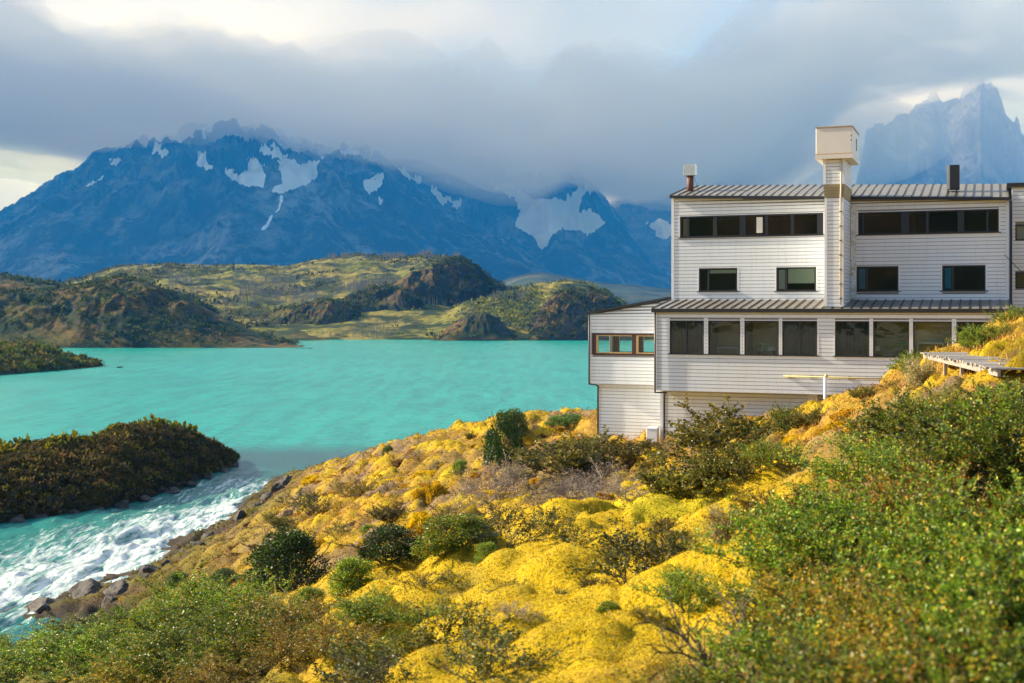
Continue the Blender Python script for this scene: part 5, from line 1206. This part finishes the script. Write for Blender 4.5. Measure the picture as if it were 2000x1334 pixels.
# rocks
def rock_mesh(seed, name='rock'):
    bm = bmesh.new(); bmesh.ops.create_icosphere(bm, subdivisions=4, radius=1); g = np.random.default_rng(seed)
    co = np.array([v.co for v in bm.verts]); pl = g.normal(0, 1, (16, 3)); pl /= np.linalg.norm(pl, axis=1)[:, None]; dd = 0.55+0.35*g.random(16)
    t = np.clip((dd[None]/np.maximum(co @ pl.T, 1e-3)), 0, 9); m = np.minimum(1, t.min(1)); co = co*m[:, None]
    co *= (1+0.22*(fbm(co[:, 0]*2+seed, co[:, 1]*2+co[:, 2]*1.7, 4, seed, ridged=True)-.5))[:, None]
    for v, c_ in zip(bm.verts, co): v.co = c_
    me = bpy.data.meshes.new(name); bm.to_mesh(me); bm.free(); me.materials.append(M_stone); return me
RM = [rock_mesh(i) for i in range(4)]
def rock(px, py, a, b, i, label=None, group=None, Y=None):
    if Y is None: x, y, z = ground_at(px, py)
    else: y = Y; x = (px-1000)/FPX*Y; z = 0
    o = bpy.data.objects.new('rock', RM[i % 4]); C.objects.link(o); o.location = (x, y, z); o.scale = (a/FPX*y/1.5, a/FPX*y/1.5*(0.6+.4*rs.random()), b/FPX*y/1.1); o.rotation_euler = (0.1, 0.1, rs.random()*6)
    tag(o, label or 'dark shore rock at the waterline below the slope', 'rock', None if label else (group or 'dark rocks along the shore'))
def wY(py): return EYE*FPX/(py-600)
rock(95, 1190, 100, 40, 0, 'low dark rock at the tip reaching into the rapids', Y=wY(1192)); rock(160, 1178, 95, 52, 1, 'larger dark rock behind the tip in the rapids', Y=wY(1182))
rock(205, 1205, 70, 44, 2, 'dark rock in the small inlet at the lower left', Y=wY(1208)); rock(262, 1210, 100, 52, 3, 'wide dark rock at the head of the small inlet', Y=wY(1214))
rock(300, 1122, 60, 26, 1, 'smooth dark rock slab on the bank of the rapids'); rock(236, 717, 14, 4, 2, 'tiny dark rock in the lake off the promontory', Y=wY(718))
for i, (px, py, a) in enumerate([(330, 1108, 30), (352, 1093, 26), (385, 1072, 30), (410, 1050, 22), (435, 1030, 26), (470, 1014, 28), (500, 995, 26), (525, 975, 24), (545, 958, 26), (556, 948, 26), (568, 938, 20), (280, 1138, 34), (255, 1150, 30), (230, 1165, 40), (215, 1180, 34), (455, 1020, 20), (515, 985, 18)]):
    rock(px, py, a*1.25, a*.95, i)
for i, (px, py, a) in enumerate([(30, 1018, 34), (80, 1012, 26), (140, 1003, 30), (190, 997, 28), (240, 988, 30), (285, 976, 30), (330, 962, 34), (370, 948, 28), (405, 934, 30), (435, 921, 26), (456, 910, 24)]):
    rock(px, py, a, a*.45, i+1, 'dark wet rock along the foot of the island', None, Y=wY(py))
for o in bpy.data.objects:
    if o.name.startswith('rock') and o.get('label') == 'dark wet rock along the foot of the island': o['group'] = 'wet rocks along the foot of the island'

# ------------------------------------------------------------------ air
hm = bpy.data.materials.new('air'); hm.use_nodes = True; hm.node_tree.nodes.clear(); k = NT(hm.node_tree)
pv = k.n('ShaderNodeVolumePrincipled', {'Color': (0.03, 0.33, 1.0, 1), 'Absorption Color': (1, 1, 1, 1), 'Density': 0.000082, 'Anisotropy': 0.0})
k.n('ShaderNodeOutputMaterial', {'Volume': pv.outputs[0]})
def box_obj(name, x0, x1, y0, y1, z0, z1, m):
    V = [(x, y, z) for z in (z0, z1) for y in (y0, y1) for x in (x0, x1)]
    F = [(0, 2, 3, 1), (4, 5, 7, 6), (0, 1, 5, 4), (2, 6, 7, 3), (0, 4, 6, 2), (1, 3, 7, 5)]
    return link(name, np_mesh(name, V, F), m)
tag(box_obj('haze', -14000, 14000, -700, 15800, -9, 2700, hm), 'thin blue air filling the valley', kind='stuff')

# ------------------------------------------------------------------ cloud bank lying on the summits
s_ = np.linspace(-1500, 2700, 420); y_ = np.linspace(4500, 15500, 160)
S_, YY_ = np.meshgrid(s_, y_); XX_ = (S_-1000)/FPX*9000*(0.55+0.45*YY_/9000)
bp = np.array([(-1500, 200), (-400, 250), (0, 275), (100, 282), (180, 292), (300, 286), (430, 264), (520, 268), (640, 292), (740, 308), (850, 335), (950, 365), (1040, 375), (1110, 345), (1170, 362), (1250, 385), (1350, 385), (1500, 330), (1600, 250), (1680, 185), (1800, 150), (1950, 128), (2700, 90)], float)
cn = fbm(XX_/1500, YY_/1500, 6, 301)-0.5
cn2 = fbm(XX_/500, YY_/500, 5, 311)-0.5
pxs = 1000+FPX*XX_/YY_
zb = EYE+(600-np.interp(pxs, bp[:, 0], bp[:, 1]))/FPX*np.clip(YY_, 6200, 10500)
ex = sstep(0, 0.12, (S_+1500)/4200)*sstep(1, 0.88, (S_+1500)/4200); ey = sstep(4500, 6300, YY_)*sstep(15500, 13800, YY_)
thick = np.clip((650+1300*cn+260*cn2)*ex*ey-60, 0, None)
m_ = (thick > 3).astype(float)
def blur(a, r):
    for ax in (0, 1):
        p = np.pad(a, [(r, r) if q == ax else (0, 0) for q in (0, 1)], mode='edge'); c_ = np.cumsum(np.insert(p, 0, 0, axis=ax), axis=ax)
        a = (np.take(c_, range(2*r+1, c_.shape[ax]), axis=ax)-np.take(c_, range(0, c_.shape[ax]-2*r-1), axis=ax))/(2*r+1)
    return a
thick = np.where(blur(m_, 4) > 0.62, thick, 0)
thick = np.where(thick < 3, 0, thick+25*(1-np.exp(-thick/5)))
thick[0, :] = thick[-1, :] = 0; thick[:, 0] = thick[:, -1] = 0
zb = zb + cn2*230 + cn*200
zb = zb + (1-ey*ex)*250
def slab(zb, zt, X, Y):
    # closed skin: top and bottom share their points wherever the thickness is nil
    th = (zt-zb).ravel() > 0.01; ny_, nx_ = X.shape; n = X.size
    top = np.arange(n); top[th] = n+np.arange(th.sum())
    g = grid_faces(nx_, ny_); keep = th[g].any(1); g = g[keep]
    P = np.c_[X.ravel(), Y.ravel(), zb.ravel()]; Q = np.c_[X.ravel(), Y.ravel(), zt.ravel()][th]
    return np.r_[P, Q], np.concatenate([g[:, ::-1], top[g]])
V_, F_ = slab(zb, zb+thick, XX_, YY_)
cm = bpy.data.materials.new('cloud_vapour'); cm.use_nodes = True; cm.node_tree.nodes.clear(); k = NT(cm.node_tree)
pv = k.n('ShaderNodeVolumePrincipled', {'Color': (0.97, 0.965, 0.95, 1), 'Density': 0.0010, 'Anisotropy': 0.2})
k.n('ShaderNodeOutputMaterial', {'Volume': pv.outputs[0]})
tag(link('clouds', np_mesh('clouds', V_, F_), cm), 'soft grey cloud bank hiding the summits', kind='stuff')

# unseen high overcast over the massif, added to keep the mountains in shade
xs_ = np.linspace(-20000, -600, 60); ys_ = np.linspace(4300, 14000, 40); XO, YO = np.meshgrid(xs_, ys_)
on = fbm(XO/3000, YO/3000, 4, 401)-.5; ed = np.minimum(sstep(-20000, -18000, XO)*sstep(-600, -2600, XO), sstep(4300, 5200, YO)*sstep(14000, 13200, YO))
to = (500+500*on)*ed; to[0, :] = to[-1, :] = 0; to[:, 0] = to[:, -1] = 0
V_, F_ = slab(3700+on*200, 3700+on*200+to, XO, YO)
om = bpy.data.materials.new('overcast_vapour'); om.use_nodes = True; om.node_tree.nodes.clear(); k = NT(om.node_tree)
pv = k.n('ShaderNodeVolumePrincipled', {'Color': (0.9, 0.93, 0.96, 1), 'Density': 0.0019})
k.n('ShaderNodeOutputMaterial', {'Volume': pv.outputs[0]})
tag(link('clouds', np_mesh('clouds', V_, F_), om), 'unseen high overcast shading the massif', kind='stuff')

# thin mist drifting round the rock towers
u_, v_ = np.meshgrid(np.linspace(0, 2*math.pi, 49), np.linspace(0, math.pi, 25))
def mist(cx, cy, cz, rx, ry, rz, dens, label):
    bump = 1+0.25*(fbm(np.cos(u_)*2+5+cx*.01, np.sin(u_)*2+np.cos(v_)*2+5, 3, 7)-.5)*np.sin(v_)
    V = np.stack([cx+rx*np.sin(v_)*np.cos(u_)*bump, cy+ry*np.sin(v_)*np.sin(u_)*bump, cz+rz*np.cos(v_)*bump], -1)
    ny_, nx_ = u_.shape; idx = np.arange(nx_*ny_).reshape(ny_, nx_); idx[:, -1] = idx[:, 0]; idx[0, :] = idx[0, 0]; idx[-1, :] = idx[-1, 0]
    F = [(idx[i, j], idx[i, j+1], idx[i+1, j+1], idx[i+1, j]) for i in range(1, ny_-2) for j in range(nx_-1)]
    T = [(idx[0, 0], idx[1, j+1], idx[1, j]) for j in range(nx_-1)]+[(idx[-1, 0], idx[-2, j], idx[-2, j+1]) for j in range(nx_-1)]
    used = sorted({i for f in F+T for i in f}); mp = {o: n for n, o in enumerate(used)}; P = V.reshape(-1, 3)[used]
    me = bpy.data.meshes.new('clouds'); me.from_pydata([tuple(p) for p in P], [], [tuple(mp[i] for i in f)[::-1] for f in F+T])
    m = bpy.data.materials.new('mist_vapour'); m.use_nodes = True; m.node_tree.nodes.clear(); k = NT(m.node_tree)
    pv = k.n('ShaderNodeVolumePrincipled', {'Color': (0.95, 0.96, 0.97, 1), 'Density': dens}); k.n('ShaderNodeOutputMaterial', {'Volume': pv.outputs[0]})
    tag(link('clouds', me, m), label, kind='stuff')
mist(4300, 10300, 2000, 2300, 1500, 1150, 0.00018, 'thin mist round the rock towers')
mist(1500, 8600, 1150, 1500, 1300, 420, 0.0008, 'bright wisp of cloud in the gap left of the hotel roof')
